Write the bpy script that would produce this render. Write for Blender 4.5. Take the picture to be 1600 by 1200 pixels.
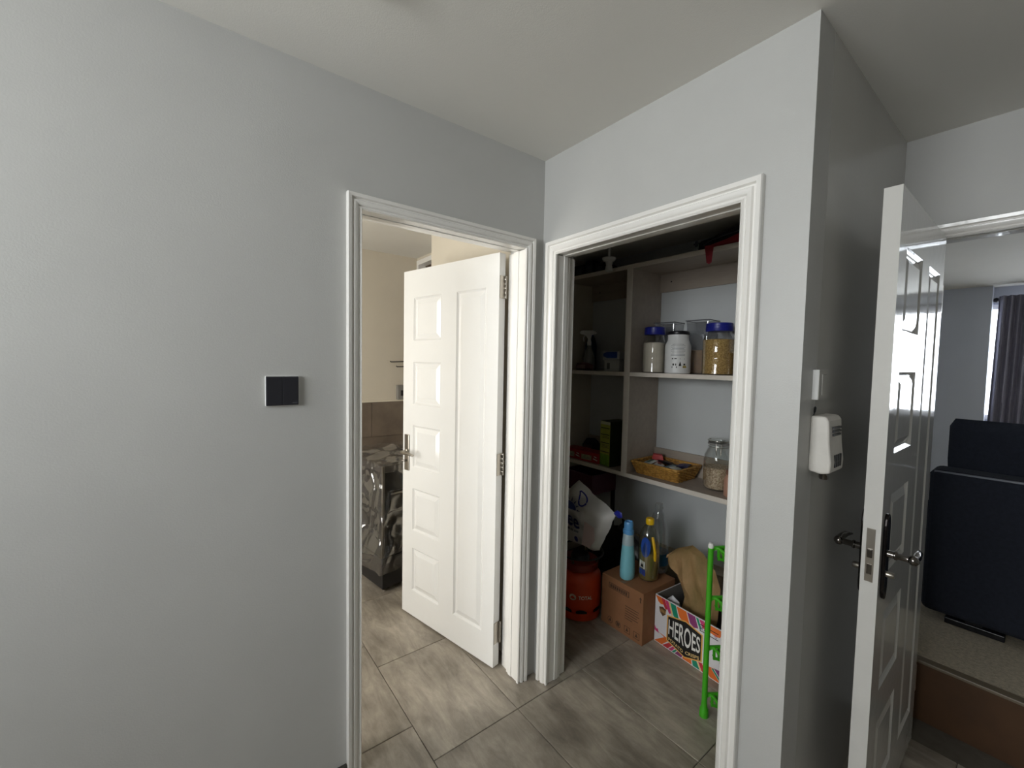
import bpy, bmesh, math, random
from mathutils import Vector, Matrix
random.seed(7)
for o in list(bpy.data.objects): bpy.data.objects.remove(o, do_unlink=True)
scene = bpy.context.scene
C = scene.collection
PI = math.pi
H = 2.472

# ------------------------------------------------------------------ camera
cam_d = bpy.data.cameras.new('camera'); cam = bpy.data.objects.new('camera', cam_d); C.objects.link(cam)
CF, YAW, PITCH, ROLL = 651.931, 0.6558, 0.0501, 0.0193
fw = Vector((math.sin(YAW)*math.cos(PITCH), math.cos(YAW)*math.cos(PITCH), -math.sin(PITCH)))
rt = Vector((math.cos(YAW), -math.sin(YAW), 0)); up = rt.cross(fw)
r2 = math.cos(ROLL)*rt + math.sin(ROLL)*up; u2 = -math.sin(ROLL)*rt + math.cos(ROLL)*up
m = Matrix((r2, u2, -fw)).transposed().to_4x4(); m.translation = Vector((-1.3246, -1.4997, 1.5292))
cam.matrix_world = m
cam_d.sensor_width = 36; cam_d.sensor_fit = 'HORIZONTAL'; cam_d.lens = CF*36/1600
cam_d.clip_start = 0.02
scene.camera = cam

# ------------------------------------------------------------------ world, light, exposure
w = bpy.data.worlds.new('sky'); scene.world = w; w.use_nodes = True
bg = w.node_tree.nodes['Background']; bg.inputs[0].default_value = (0.90, 0.95, 1.0, 1); bg.inputs[1].default_value = 3.5
def area(name, loc, rot, sx, sy, power, col):
    d = bpy.data.lights.new(name, 'AREA'); d.shape = 'RECTANGLE'; d.size = sx; d.size_y = sy; d.energy = power; d.color = col
    o = bpy.data.objects.new(name, d); C.objects.link(o); o.location = loc; o.rotation_euler = rot
    return o
# daylight entering through the three windows (each stands just outside its glass)
area('hall_window_daylight', (-3.40, -0.96, 1.84), (0, -PI/2, 0), 0.9, 1.25, 45, (0.985, 0.985, 0.97))
area('kitchen_window_daylight', (-2.70, 0.78, 1.35), (0, -PI/2, 0), 1.7, 1.1, 37, (1.0, 0.895, 0.745))
area('lounge_window_daylight', (5.98, -2.27, 1.62), (0, PI/2, 0), 1.3, 2.6, 45, (0.88, 0.93, 1.0))
scene.view_settings.view_transform = 'Standard'; scene.view_settings.look = 'None'
scene.view_settings.exposure = 0.32; scene.view_settings.gamma = 1.0; scene.view_settings.use_curve_mapping = False

# ------------------------------------------------------------------ materials
def lin(c):
    f = lambda x: x/12.92 if x <= 0.04045 else ((x+0.055)/1.055)**2.4
    return tuple(f(v/255) for v in c)
def mat(name, rgb, rough=0.5, metal=0.0, var=0.0, vscale=6.0, bump=0.0, bscale=80.0, stretch=(1,1,1), spec=0.5, coat=0.0, rgb2=None, obj_rand=False, alpha=None):
    M = bpy.data.materials.new(name); M.use_nodes = True; nt = M.node_tree; N = nt.nodes; L = nt.links
    b = N['Principled BSDF']; c = lin(rgb)
    b.inputs['Base Color'].default_value = (*c, 1); b.inputs['Roughness'].default_value = rough; b.inputs['Metallic'].default_value = metal
    b.inputs['Specular IOR Level'].default_value = spec; b.inputs['Coat Weight'].default_value = coat
    if var or bump or rgb2:
        tc = N.new('ShaderNodeTexCoord'); mp = N.new('ShaderNodeMapping'); mp.inputs['Scale'].default_value = stretch
        L.new(tc.outputs['Object'], mp.inputs['Vector']); vec = mp.outputs['Vector']
        if obj_rand:
            oi = N.new('ShaderNodeObjectInfo'); mu = N.new('ShaderNodeMath'); mu.operation = 'MULTIPLY'; mu.inputs[1].default_value = 37.0
            L.new(oi.outputs['Random'], mu.inputs[0]); va = N.new('ShaderNodeVectorMath'); va.operation = 'ADD'
            L.new(vec, va.inputs[0]); L.new(mu.outputs[0], va.inputs[1]); vec = va.outputs[0]
        if var or rgb2:
            nz = N.new('ShaderNodeTexNoise'); nz.inputs['Scale'].default_value = vscale; nz.inputs['Detail'].default_value = 6; nz.inputs['Roughness'].default_value = 0.6
            L.new(vec, nz.inputs['Vector'])
            rp = N.new('ShaderNodeValToRGB'); e = rp.color_ramp.elements
            if rgb2: a, d = c, lin(rgb2)
            else: a, d = tuple(v*(1-var) for v in c), tuple(min(1, v*(1+var)) for v in c)
            e[0].position = 0.35; e[0].color = (*a, 1); e[1].position = 0.65; e[1].color = (*d, 1)
            L.new(nz.outputs[0], rp.inputs[0]); L.new(rp.outputs[0], b.inputs['Base Color'])
        if bump:
            n2 = N.new('ShaderNodeTexNoise'); n2.inputs['Scale'].default_value = bscale; n2.inputs['Detail'].default_value = 3
            L.new(vec, n2.inputs['Vector']); bp = N.new('ShaderNodeBump'); bp.inputs['Strength'].default_value = bump; bp.inputs['Distance'].default_value = 0.01
            L.new(n2.outputs[0], bp.inputs['Height']); L.new(bp.outputs[0], b.inputs['Normal'])
    return M
def clear_mat(name, tint=(0.93, 0.95, 0.96), lo=0.06, hi=0.75, rough=0.05, bump=0.0, bscale=20, milky=0.0):
    M = bpy.data.materials.new(name); M.use_nodes = True; nt = M.node_tree; N = nt.nodes; L = nt.links
    N.remove(N['Principled BSDF']); out = N['Material Output']
    tr = N.new('ShaderNodeBsdfTransparent'); tr.inputs[0].default_value = (*tint, 1)
    gl = N.new('ShaderNodeBsdfGlossy'); gl.inputs['Roughness'].default_value = rough; gl.inputs['Color'].default_value = (0.95, 0.95, 0.95, 1)
    lw = N.new('ShaderNodeLayerWeight'); lw.inputs[0].default_value = 0.35
    mr = N.new('ShaderNodeMapRange'); mr.inputs[3].default_value = lo; mr.inputs[4].default_value = hi
    L.new(lw.outputs['Facing'], mr.inputs[0])
    mx = N.new('ShaderNodeMixShader'); L.new(mr.outputs[0], mx.inputs[0]); L.new(tr.outputs[0], mx.inputs[1]); L.new(gl.outputs[0], mx.inputs[2])
    last = mx
    if milky:
        df = N.new('ShaderNodeBsdfDiffuse'); df.inputs[0].default_value = (0.75, 0.77, 0.78, 1)
        m2 = N.new('ShaderNodeMixShader'); m2.inputs[0].default_value = milky
        L.new(mx.outputs[0], m2.inputs[1]); L.new(df.outputs[0], m2.inputs[2]); last = m2
    if bump:
        tc = N.new('ShaderNodeTexCoord'); nz = N.new('ShaderNodeTexNoise'); nz.inputs['Scale'].default_value = bscale; nz.inputs['Detail'].default_value = 2; nz.inputs['Distortion'].default_value = 1.5
        L.new(tc.outputs['Object'], nz.inputs['Vector']); bp = N.new('ShaderNodeBump'); bp.inputs['Strength'].default_value = bump; bp.inputs['Distance'].default_value = 0.05
        L.new(nz.outputs[0], bp.inputs['Height']); L.new(bp.outputs[0], gl.inputs['Normal']); L.new(bp.outputs[0], lw.inputs['Normal'])
    L.new(last.outputs[0], out.inputs['Surface'])
    return M

M_wall = mat('wall_paint', (194, 194, 191), 0.42, var=0.02, vscale=3, bump=0.06, bscale=220)
M_wallg = mat('wall_paint_gloss', (196, 195, 190), 0.22, var=0.02, vscale=3, bump=0.03, bscale=160)
M_ceil = mat('ceiling_paint', (228, 226, 219), 0.8, var=0.015, vscale=2, bump=0.08, bscale=260)
M_cream = mat('kitchen_paint', (212, 204, 188), 0.5, var=0.02, vscale=3, bump=0.05, bscale=200)
M_pwall = mat('pantry_paint', (205, 208, 208), 0.6, var=0.02, vscale=4, bump=0.08, bscale=150)
M_lounge = mat('lounge_paint', (204, 208, 217), 0.6, var=0.02, vscale=3)
M_trim = mat('trim_gloss_white', (240, 238, 233), 0.22, var=0.015, vscale=8, bump=0.10, bscale=60, stretch=(1,1,.15), coat=0.3)
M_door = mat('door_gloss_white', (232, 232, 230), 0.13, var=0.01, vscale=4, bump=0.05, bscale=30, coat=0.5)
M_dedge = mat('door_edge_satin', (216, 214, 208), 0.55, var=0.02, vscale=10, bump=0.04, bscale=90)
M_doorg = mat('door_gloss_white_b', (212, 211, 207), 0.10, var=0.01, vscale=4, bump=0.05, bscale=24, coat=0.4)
M_grout = mat('grout', (92, 86, 76), 0.9, var=0.1, vscale=30)
M_tile = mat('stone_tile', (134, 126, 115), 0.42, rgb2=(176, 167, 153), vscale=3.4, bump=0.05, bscale=40, stretch=(1.5, 1.0, 1), obj_rand=True)
def tile_streaks(M):
    nt = M.node_tree; N = nt.nodes; L = nt.links; b = N['Principled BSDF']; src = b.inputs['Base Color'].links[0].from_socket
    vec = [n for n in N if n.type == 'VECT_MATH'][0].outputs[0]
    mp = N.new('ShaderNodeMapping'); mp.inputs['Scale'].default_value = (6, 2.2, 1); mp.inputs['Rotation'].default_value = (0, 0, 0.35); L.new(vec, mp.inputs['Vector'])
    nz = N.new('ShaderNodeTexNoise'); nz.inputs['Scale'].default_value = 2.0; nz.inputs['Detail'].default_value = 8; nz.inputs['Roughness'].default_value = 0.7; nz.inputs['Distortion'].default_value = 0.6
    L.new(mp.outputs[0], nz.inputs['Vector'])
    rp = N.new('ShaderNodeValToRGB'); e = rp.color_ramp.elements; e[0].position = 0.36; e[0].color = (0.62, 0.60, 0.58, 1); e[1].position = 0.66; e[1].color = (1.28, 1.27, 1.25, 1)
    L.new(nz.outputs[0], rp.inputs[0])
    mx = N.new('ShaderNodeMix'); mx.data_type = 'RGBA'; mx.blend_type = 'MULTIPLY'; mx.inputs[0].default_value = 0.7
    L.new(src, mx.inputs[6]); L.new(rp.outputs[0], mx.inputs[7]); L.new(mx.outputs[2], b.inputs['Base Color'])
tile_streaks(M_tile)
M_steel = mat('brushed_steel', (176, 170, 160), 0.28, 1.0, bump=0.05, bscale=60)
M_chrome = mat('dark_chrome', (120, 116, 112), 0.14, 1.0)
M_bronze = mat('dark_bronze_plate', (46, 43, 42), 0.25, 0.9)
M_black = mat('black_plastic', (26, 26, 30), 0.35, bump=0.03, bscale=90)
M_blacksw = mat('charcoal_switch', (38, 38, 44), 0.35)
M_board = mat('beige_melamine', (168, 156, 143), 0.45, var=0.06, vscale=30, bump=0.03, bscale=200, stretch=(1, .2, 1))
M_edge = mat('pale_edge_band', (228, 219, 207), 0.45, var=0.03, vscale=20)
M_white = mat('white_plastic', (226, 226, 224), 0.4)
M_white2 = mat('white_enamel', (236, 235, 232), 0.3)
M_clear = clear_mat('clear_plastic', (0.90, 0.91, 0.92), 0.05, 0.65, 0.04)
M_can = clear_mat('canister_plastic', (0.74, 0.75, 0.77), 0.10, 0.75, 0.06, milky=0.10)
M_glass = clear_mat('clear_glass', (0.93, 0.95, 0.94), 0.05, 0.8, 0.02)
M_pane = clear_mat('window_glass', (0.97, 0.98, 0.99), 0.03, 0.5, 0.01)
M_wrap = clear_mat('crinkled_plastic_film', (0.92, 0.93, 0.95), 0.09, 0.6, 0.11, milky=0.010)
M_blue = mat('royal_blue_plastic', (30, 38, 138), 0.35)
M_flour = mat('flour', (226, 216, 196), 0.9, var=0.04, vscale=20)
M_grain = mat('yellow_lentils', (150, 112, 52), 0.8, rgb2=(222, 188, 118), vscale=140, bump=0.5, bscale=160)
M_oats = mat('oats', (150, 118, 88), 0.9, rgb2=(232, 212, 184), vscale=110, bump=0.6, bscale=120)
M_pasta = mat('brown_sugar', (176, 134, 82), 0.8, var=0.15, vscale=60)
M_wicker = mat('wicker', (150, 104, 42), 0.5, rgb2=(206, 158, 78), vscale=60, bump=0.3, bscale=90)
M_card = mat('brown_cardboard', (148, 102, 68), 0.8, var=0.06, vscale=12, bump=0.05, bscale=120)
M_cardd = mat('cardboard_print', (82, 58, 42), 0.8)
M_paper = mat('kraft_paper', (128, 108, 62), 0.75, rgb2=(188, 148, 104), vscale=5, bump=0.8, bscale=11, stretch=(1, 1, .5))
M_greenp = mat('green_plastic', (70, 176, 34), 0.3, coat=0.2)
M_orange = mat('gas_red_paint', (196, 62, 24), 0.38, var=0.06, vscale=8)
M_inkw = mat('white_ink', (232, 230, 224), 0.6)
M_ink = mat('black_ink', (24, 22, 22), 0.6)
M_navy = mat('navy_ink', (30, 40, 104), 0.6)
M_grey = mat('grey_ink', (110, 112, 116), 0.6)
M_bagw = mat('woven_bag_white', (214, 212, 208), 0.55, var=0.04, vscale=9, bump=0.3, bscale=10)
M_bagp = mat('bag_pink_print', (214, 192, 188), 0.55)
M_darkcloth = mat('dark_cloth', (30, 30, 40), 0.8, var=0.3, vscale=14, bump=0.3, bscale=20)
M_redcloth = mat('red_cloth', (138, 34, 44), 0.8, var=0.15, vscale=30, bump=0.4, bscale=60)
M_sofa = mat('navy_upholstery', (31, 36, 48), 0.9, var=0.15, vscale=60, bump=0.25, bscale=300)
M_carpet = mat('grey_carpet', (190, 178, 156), 0.95, var=0.18, vscale=70, bump=0.5, bscale=260)
M_riser = mat('brown_step_face', (82, 56, 34), 0.6, var=0.12, vscale=8)
M_curtain = mat('purple_grey_curtain', (150, 147, 160), 0.8, var=0.05, vscale=30, bump=0.1, bscale=200)
def add_translucent(M, col, k):
    nt = M.node_tree; N = nt.nodes; L = nt.links; b = N['Principled BSDF']; t_ = N.new('ShaderNodeBsdfTranslucent'); t_.inputs[0].default_value = (*lin(col), 1)
    mx = N.new('ShaderNodeMixShader'); mx.inputs[0].default_value = k; L.new(b.outputs[0], mx.inputs[1]); L.new(t_.outputs[0], mx.inputs[2]); L.new(mx.outputs[0], N['Material Output'].inputs['Surface'])
add_translucent(M_curtain, (120, 116, 126), .12)
M_cooker = mat('black_enamel', (26, 26, 28), 0.3, var=0.1, vscale=10)
M_splash = mat('brown_splash_tile', (112, 100, 88), 0.35, var=0.16, vscale=6)

# ------------------------------------------------------------------ mesh helpers
class MB:
    def __init__(s): s.v = []; s.f = []; s.mi = []
    def add(s, vs, fs, mi=0):
        b = len(s.v); s.v += [tuple(x) for x in vs]; s.f += [tuple(i+b for i in f) for f in fs]; s.mi += [mi]*len(fs); return s
    def box(s, a, b, mi=0, M=None):
        x0, y0, z0 = a; x1, y1, z1 = b
        vs = [(x0,y0,z0),(x1,y0,z0),(x1,y1,z0),(x0,y1,z0),(x0,y0,z1),(x1,y0,z1),(x1,y1,z1),(x0,y1,z1)]
        if M is not None: vs = [M @ Vector(p) for p in vs]
        return s.add(vs, [(3,2,1,0),(4,5,6,7),(0,1,5,4),(1,2,6,5),(2,3,7,6),(3,0,4,7)], mi)
    def lathe(s, prof, n=24, c=(0,0,0), mi=0, sx=1, sy=1, M=None):
        vs = []; fs = []; k = len(prof)
        for r, z in prof:
            for i in range(n):
                a = 2*PI*i/n; vs.append(Vector((c[0]+r*sx*math.cos(a), c[1]+r*sy*math.sin(a), c[2]+z)))
        for j in range(k-1):
            for i in range(n):
                fs.append((j*n+i, j*n+(i+1)%n, (j+1)*n+(i+1)%n, (j+1)*n+i))
        if prof[0][0] > 1e-4: fs.append(tuple(reversed(range(n))))
        if prof[-1][0] > 1e-4: fs.append(tuple((k-1)*n+i for i in range(n)))
        if M is not None: vs = [M @ p for p in vs]
        return s.add(vs, fs, mi)
    def tube(s, pts, r, n=10, mi=0, closed=False):
        pts = [Vector(p) for p in pts]; k = len(pts); vs = []; fs = []
        for i, p in enumerate(pts):
            if closed: d = pts[(i+1)%k]-pts[i-1]
            else: d = pts[min(i+1, k-1)]-pts[max(i-1, 0)]
            d.normalize(); ref = Vector((0,0,1)) if abs(d.z) < 0.9 else Vector((1,0,0))
            a = d.cross(ref).normalized(); b = d.cross(a)
            rr = r[i] if isinstance(r, (list, tuple)) else r
            for j in range(n):
                t = 2*PI*j/n; vs.append(p+rr*(math.cos(t)*a+math.sin(t)*b))
        for i in range(k if closed else k-1):
            for j in range(n):
                i2 = (i+1) % k
                fs.append((i*n+j, i2*n+j, i2*n+(j+1)%n, i*n+(j+1)%n))
        if not closed: fs += [tuple(range(n)), tuple((k-1)*n+j for j in reversed(range(n)))]
        return s.add(vs, fs, mi)
    def prism(s, poly, y0, y1, fn, mi=0):
        """poly: 2-D outline, extruded between y0 and y1; fn(u, v, d) -> 3-D"""
        n = len(poly); vs = [fn(u, v, y0) for u, v in poly]+[fn(u, v, y1) for u, v in poly]
        fs = [tuple(reversed(range(n))), tuple(range(n, 2*n))]+[(i, (i+1)%n, n+(i+1)%n, n+i) for i in range(n)]
        return s.add(vs, fs, mi)
    def inflate(s, poly, depth, fn, rings=6, wob=0.0, mi=0, flat_back=0.6):
        """pillow with the given 2-D outline; fn(u, v, d)"""
        n = len(poly); cu = sum(p[0] for p in poly)/n; cv = sum(p[1] for p in poly)/n
        for side in (1, -1):
            vs = []; fs = []; dd = depth if side == 1 else depth*flat_back
            for k in range(rings+1):
                t = k/rings
                for (u, v) in poly:
                    a = 1-t; h = math.sqrt(max(0, 1-a**2.6))*dd
                    if 0 < k: h += (random.random()-.5)*wob*(1 if k < rings else 0)
                    uu = cu+(u-cu)*a; vv = cv+(v-cv)*a
                    if 0 < k < rings: uu += (random.random()-.5)*wob*.6; vv += (random.random()-.5)*wob*.6
                    vs.append(fn(uu, vv, side*h))
            for k in range(rings):
                for i in range(n):
                    q = (k*n+i, k*n+(i+1)%n, (k+1)*n+(i+1)%n, (k+1)*n+i)
                    fs.append(q if side == 1 else q[::-1])
            s.add(vs, fs, mi)
        return s
    def build(s, name, mats, parent=None, loc=None, rotz=0, smooth=None, bevel=0, seg=2, clean=False):
        me = bpy.data.meshes.new(name); me.from_pydata(s.v, [], s.f)
        mats = mats if isinstance(mats, (list, tuple)) else [mats]
        for q in mats: me.materials.append(q)
        me.polygons.foreach_set('material_index', s.mi)
        bm = bmesh.new(); bm.from_mesh(me)
        if clean: bmesh.ops.remove_doubles(bm, verts=bm.verts, dist=1e-5)
        bmesh.ops.recalc_face_normals(bm, faces=bm.faces); bm.to_mesh(me); bm.free()
        if smooth is not None:
            me.polygons.foreach_set('use_smooth', [True]*len(me.polygons)); me.set_sharp_from_angle(angle=math.radians(smooth))
        me.update()
        return link(name, me, parent, loc, rotz, bevel, seg)
def link(name, me, parent=None, loc=None, rotz=0, bevel=0, seg=2):
    o = bpy.data.objects.new(name, me); C.objects.link(o)
    if parent: o.parent = parent
    if loc: o.location = loc
    if rotz: o.rotation_euler = (0, 0, rotz)
    if bevel:
        b = o.modifiers.new('bevel', 'BEVEL'); b.width = bevel; b.segments = seg; b.limit_method = 'ANGLE'; b.angle_limit = math.radians(40)
    return o
def tag(o, label, cat, group=None, kind=None):
    o['label'] = label; o['category'] = cat
    if group: o['group'] = group
    if kind: o['kind'] = kind
    return o
def thing(name, label, cat, loc=(0,0,0), rotz=0, group=None, kind=None):
    o = bpy.data.objects.new(name, None); C.objects.link(o); o.location = loc; o.rotation_euler = (0, 0, rotz); o.empty_display_size = 0.05
    return tag(o, label, cat, group, kind)
def copy_tree(o, parent=None):
    c = o.copy(); C.objects.link(c); c.parent = parent
    for ch in [x for x in list(bpy.data.objects) if x.parent == o]: copy_tree(ch, c)
    return c
_txt = {}
def text_mesh(s, h, wid=None, bold=0.0):
    """flat lettering centred on the origin in the XY plane, cap height h, total width wid"""
    cu = bpy.data.curves.new('lettering', 'FONT'); cu.body = s; cu.align_x = 'CENTER'; cu.align_y = 'CENTER'; cu.size = 1; cu.extrude = 0.0; cu.offset = bold; cu.resolution_u = 3
    o = bpy.data.objects.new('lettering', cu); C.objects.link(o)
    bpy.context.view_layer.update()
    dg = bpy.context.evaluated_depsgraph_get(); me = bpy.data.meshes.new_from_object(o.evaluated_get(dg))
    bpy.data.objects.remove(o, do_unlink=True)
    xs = [v.co.x for v in me.vertices]; ys = [v.co.y for v in me.vertices]
    x0, x1, y0, y1 = min(xs), max(xs), min(ys), max(ys); ky = h/(y1-y0); kx = (wid/(x1-x0)) if wid else ky
    for v in me.vertices: v.co = ((v.co.x-(x0+x1)/2)*kx, (v.co.y-(y0+y1)/2)*ky, 0)
    return me
def text_on(name, s, h, wid, mtl, parent, fn, bold=0.0):
    me = text_mesh(s, h, wid, bold)
    for v in me.vertices: v.co = fn(v.co.x, v.co.y)
    me.materials.clear(); me.materials.append(mtl); me.name = name
    return link(name, me, parent)

# ------------------------------------------------------------------ setting: floor
fl = MB(); fl.box((-3.2, -4.0, -0.12), (1.3, 0.0, -0.006)); fl.box((-2.5, 0.0, -0.12), (1.5, 2.3, -0.006))
floor = fl.build('floor', M_grout); tag(floor, 'grey-brown stone effect tiled floor running through the doorways', 'floor', kind='structure')
tm = bmesh.new(); bmesh.ops.create_cube(tm, size=1)
for v in tm.verts: v.co = Vector((v.co.x*0.407, v.co.y*0.607, v.co.z*0.012-0.006))
bmesh.ops.bevel(tm, geom=[e for e in tm.edges if all(v.co.z > -0.003 for v in e.verts)], offset=0.0015, segments=1, affect='EDGES')
tile_me = bpy.data.meshes.new('tile'); tm.to_mesh(tile_me); tm.free(); tile_me.materials.append(M_tile)
for i in range(-7, 6):
    x = -0.61+0.41*i+0.205
    for j in range(-7, 5):
        y = (-0.125 if i >= 0 else 0.068)+0.61*j+0.305
        if x < -2.4 and y > 0.2: continue
        if x > 1.1 or y > 2.2 or x < -3.1 or y < -3.8: continue
        if x > 1.0 and y > -1.0 and y < 1.2: pass
        link('tile', tile_me, floor, (x, y, 0))

# ------------------------------------------------------------------ setting: walls
def walls(name, boxes, mtl, label):
    b = MB()
    for a, c in boxes: b.box(a, c)
    return tag(b.build(name, mtl), label, 'wall', kind='structure')
walls('wall_left', [((-3.2,0,0),(-0.867,.13,H)), ((-0.867,0,2.069),(-0.093,.13,H)), ((-0.093,0,0),(0.0,.13,H))], M_wall, 'long pale grey wall with the dark switch and kitchen doorway')
walls('wall_right', [((0,-.08,0),(.12,.13,H)), ((0,-.919,2.044),(.12,-.08,H)), ((0,-1.077,0),(.12,-.919,H))], M_wall, 'pale grey wall around the open pantry doorway')
walls('wall_side', [((.12,-1.077,0),(1.04,-.957,H))], M_wallg, 'shaded glossy grey return wall behind the open lounge door')
walls('wall_end', [((1.04,-1.185,0),(1.19,-.957,H)), ((1.04,-1.98,2.07),(1.19,-1.185,H)), ((1.04,-4.0,0),(1.19,-1.98,H))], M_wall, 'grey end wall above the lounge doorway')
walls('wall_behind', [((-3.2,-4.12,0),(1.19,-4.0,H))], M_wall, 'plain grey wall behind the viewer')
HW = (-1.62, -0.30, 1.38, 2.32)
walls('wall_window', [((-3.32,-4.12,0),(-3.2,HW[0],H)), ((-3.32,HW[1],0),(-3.2,.13,H)), ((-3.32,HW[0],0),(-3.2,HW[1],HW[2])), ((-3.32,HW[0],HW[3]),(-3.2,HW[1],H))], M_wall, 'grey hall wall holding the daylight window')
walls('wall_pantry_back', [((1.335,-1.077,0),(1.46,1.07,H))], M_pwall, 'pale grey back wall of the pantry behind the shelves')
walls('wall_pantry_left', [((-.045,.13,0),(.12,1.07,H)), ((.12,.87,0),(1.335,1.07,H))], M_cream, 'cream wall between kitchen and pantry, seen above the white door')
KW = (0.22, 1.35, 0.45, 2.25)
walls('wall_kitchen_back', [((-2.5,2.13,0),(.46,2.25,H))], M_cream, 'beige kitchen wall above the brown splashback')
walls('wall_kitchen_end', [((.34,1.07,0),(.46,1.56,H)), ((.34,2.10,0),(.46,2.13,H)), ((.34,1.56,0),(.46,2.10,.0001+1.2)), ((.34,1.56,2.44),(.46,2.10,H))], M_cream, 'narrow kitchen end wall beside the splashback')
walls('wall_kitchen_window', [((-2.62,.0,0),(-2.5,KW[0],H)), ((-2.62,KW[1],0),(-2.5,2.25,H)), ((-2.62,KW[0],0),(-2.5,KW[1],KW[2])), ((-2.62,KW[0],KW[3]),(-2.5,KW[1],H))], M_cream, 'cream kitchen wall holding its window')
LW = (-3.55, -.96, 1.0, 2.28)
walls('wall_lounge_far', [((5.62,-1.04,0),(5.78,.9,H)), ((5.78,LW[1],0),(5.9,.9,H)), ((5.78,-4.4,0),(5.9,LW[0],H)), ((5.78,LW[0],0),(5.9,LW[1],LW[2])), ((5.78,LW[0],LW[3]),(5.9,LW[1],H))], M_lounge, 'blue-grey far lounge wall beside the curtain')
walls('wall_lounge_side', [((1.46,.78,0),(5.62,.9,H)), ((1.19,-4.4,0),(5.78,-4.28,H)), ((1.07,-4.4,0),(1.19,-4.12,H))], M_lounge, 'blue-grey lounge side walls')
b = MB(); b.box((-3.32,-4.12,H),(1.19,.13,H+.1)); tag(b.build('ceiling', M_ceil), 'matt off-white hall ceiling', 'ceiling', kind='structure')
b = MB(); b.box((-2.62,.13,H),(.46,2.25,H+.1)); tag(b.build('ceiling_kitchen', M_ceil), 'kitchen ceiling seen over the white door', 'ceiling', kind='structure')
b = MB(); b.box((.12,-.957,2.36),(1.335,.87,2.46)); tag(b.build('ceiling_pantry', M_ceil), 'low shaded pantry ceiling above the top shelf', 'ceiling', kind='structure')
b = MB(); b.box((1.19,-4.4,H),(5.9,.9,H+.1)); tag(b.build('ceiling_lounge', M_ceil), 'lounge ceiling seen through the right doorway', 'ceiling', kind='structure')

# raised lounge floor with its brown step face
lf = MB(); lf.box((1.215,-4.28,-.1),(5.78,.78,.256)); lo = lf.build('floor_lounge', M_carpet); tag(lo, 'raised grey carpeted lounge floor beyond the step', 'floor', kind='structure')
st = MB(); st.box((1.195,-2.6,-.03),(1.215,-1.0,.248)); st.build('step_face', M_riser, lo, bevel=.002)
st = MB(); st.box((1.190,-2.6,.248),(1.235,-1.0,.262)); st.build('step_nosing', mat('step_nosing', (120, 108, 90), .4), lo, bevel=.003)

# ------------------------------------------------------------------ windows
def window(name, axis_x, y0, y1, z0, z1, depth, mull, label):
    r = thing(name, label, 'window', (axis_x, 0, 0), kind='structure')
    fr = MB(); t = .05
    fr.box((-depth/2,y0,z0),(depth/2,y0+t,z1)); fr.box((-depth/2,y1-t,z0),(depth/2,y1,z1)); fr.box((-depth/2,y0,z0),(depth/2,y1,z0+t)); fr.box((-depth/2,y0,z1-t),(depth/2,y1,z1))
    fr.build('window_frame', M_white2, r)
    ys = [y0+t+(y1-y0-2*t)*k/mull for k in range(mull+1)]
    for k in range(1, mull):
        q = MB(); q.box((-depth/2+.01,ys[k]-.02,z0+t),(depth/2-.01,ys[k]+.02,z1-t)); q.build('mullion', M_white2, r)
    for k in range(mull):
        q = MB(); q.box((-.003,ys[k],z0+t),(.003,ys[k+1],z1-t)); q.build('pane', M_pane, r)
    return r
window('window_1', -3.26, HW[0], HW[1], HW[2], HW[3], .07, 2, 'white framed hall window behind the viewer')
window('window_2', -2.56, KW[0], KW[1], KW[2], KW[3], .07, 2, 'white framed kitchen window out of view')
window('window_3', 5.84, LW[0], LW[1], LW[2], LW[3], .07, 3, 'bright lounge window showing as a sliver beside the curtain')
# kitchen hatch window high in the end wall
r = thing('window_4', 'white framed dark opening at the top of the kitchen end wall', 'window', (.34, 0, 0), kind='structure')
q = MB()
for a, c in (((-.02,2.06,1.2),(.10,2.10,2.44)), ((-.02,1.56,1.2),(.10,1.60,2.44)), ((-.02,1.60,2.40),(.10,2.06,2.44)), ((-.02,1.60,1.2),(.10,2.06,1.24))): q.box(a, c)
q.build('window_frame', M_white2, r)
q = MB(); q.box((.05,1.60,1.24),(.09,2.06,2.40)); q.build('panel', mat('dark_brown_panel', (70, 54, 40), .4), r)

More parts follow.
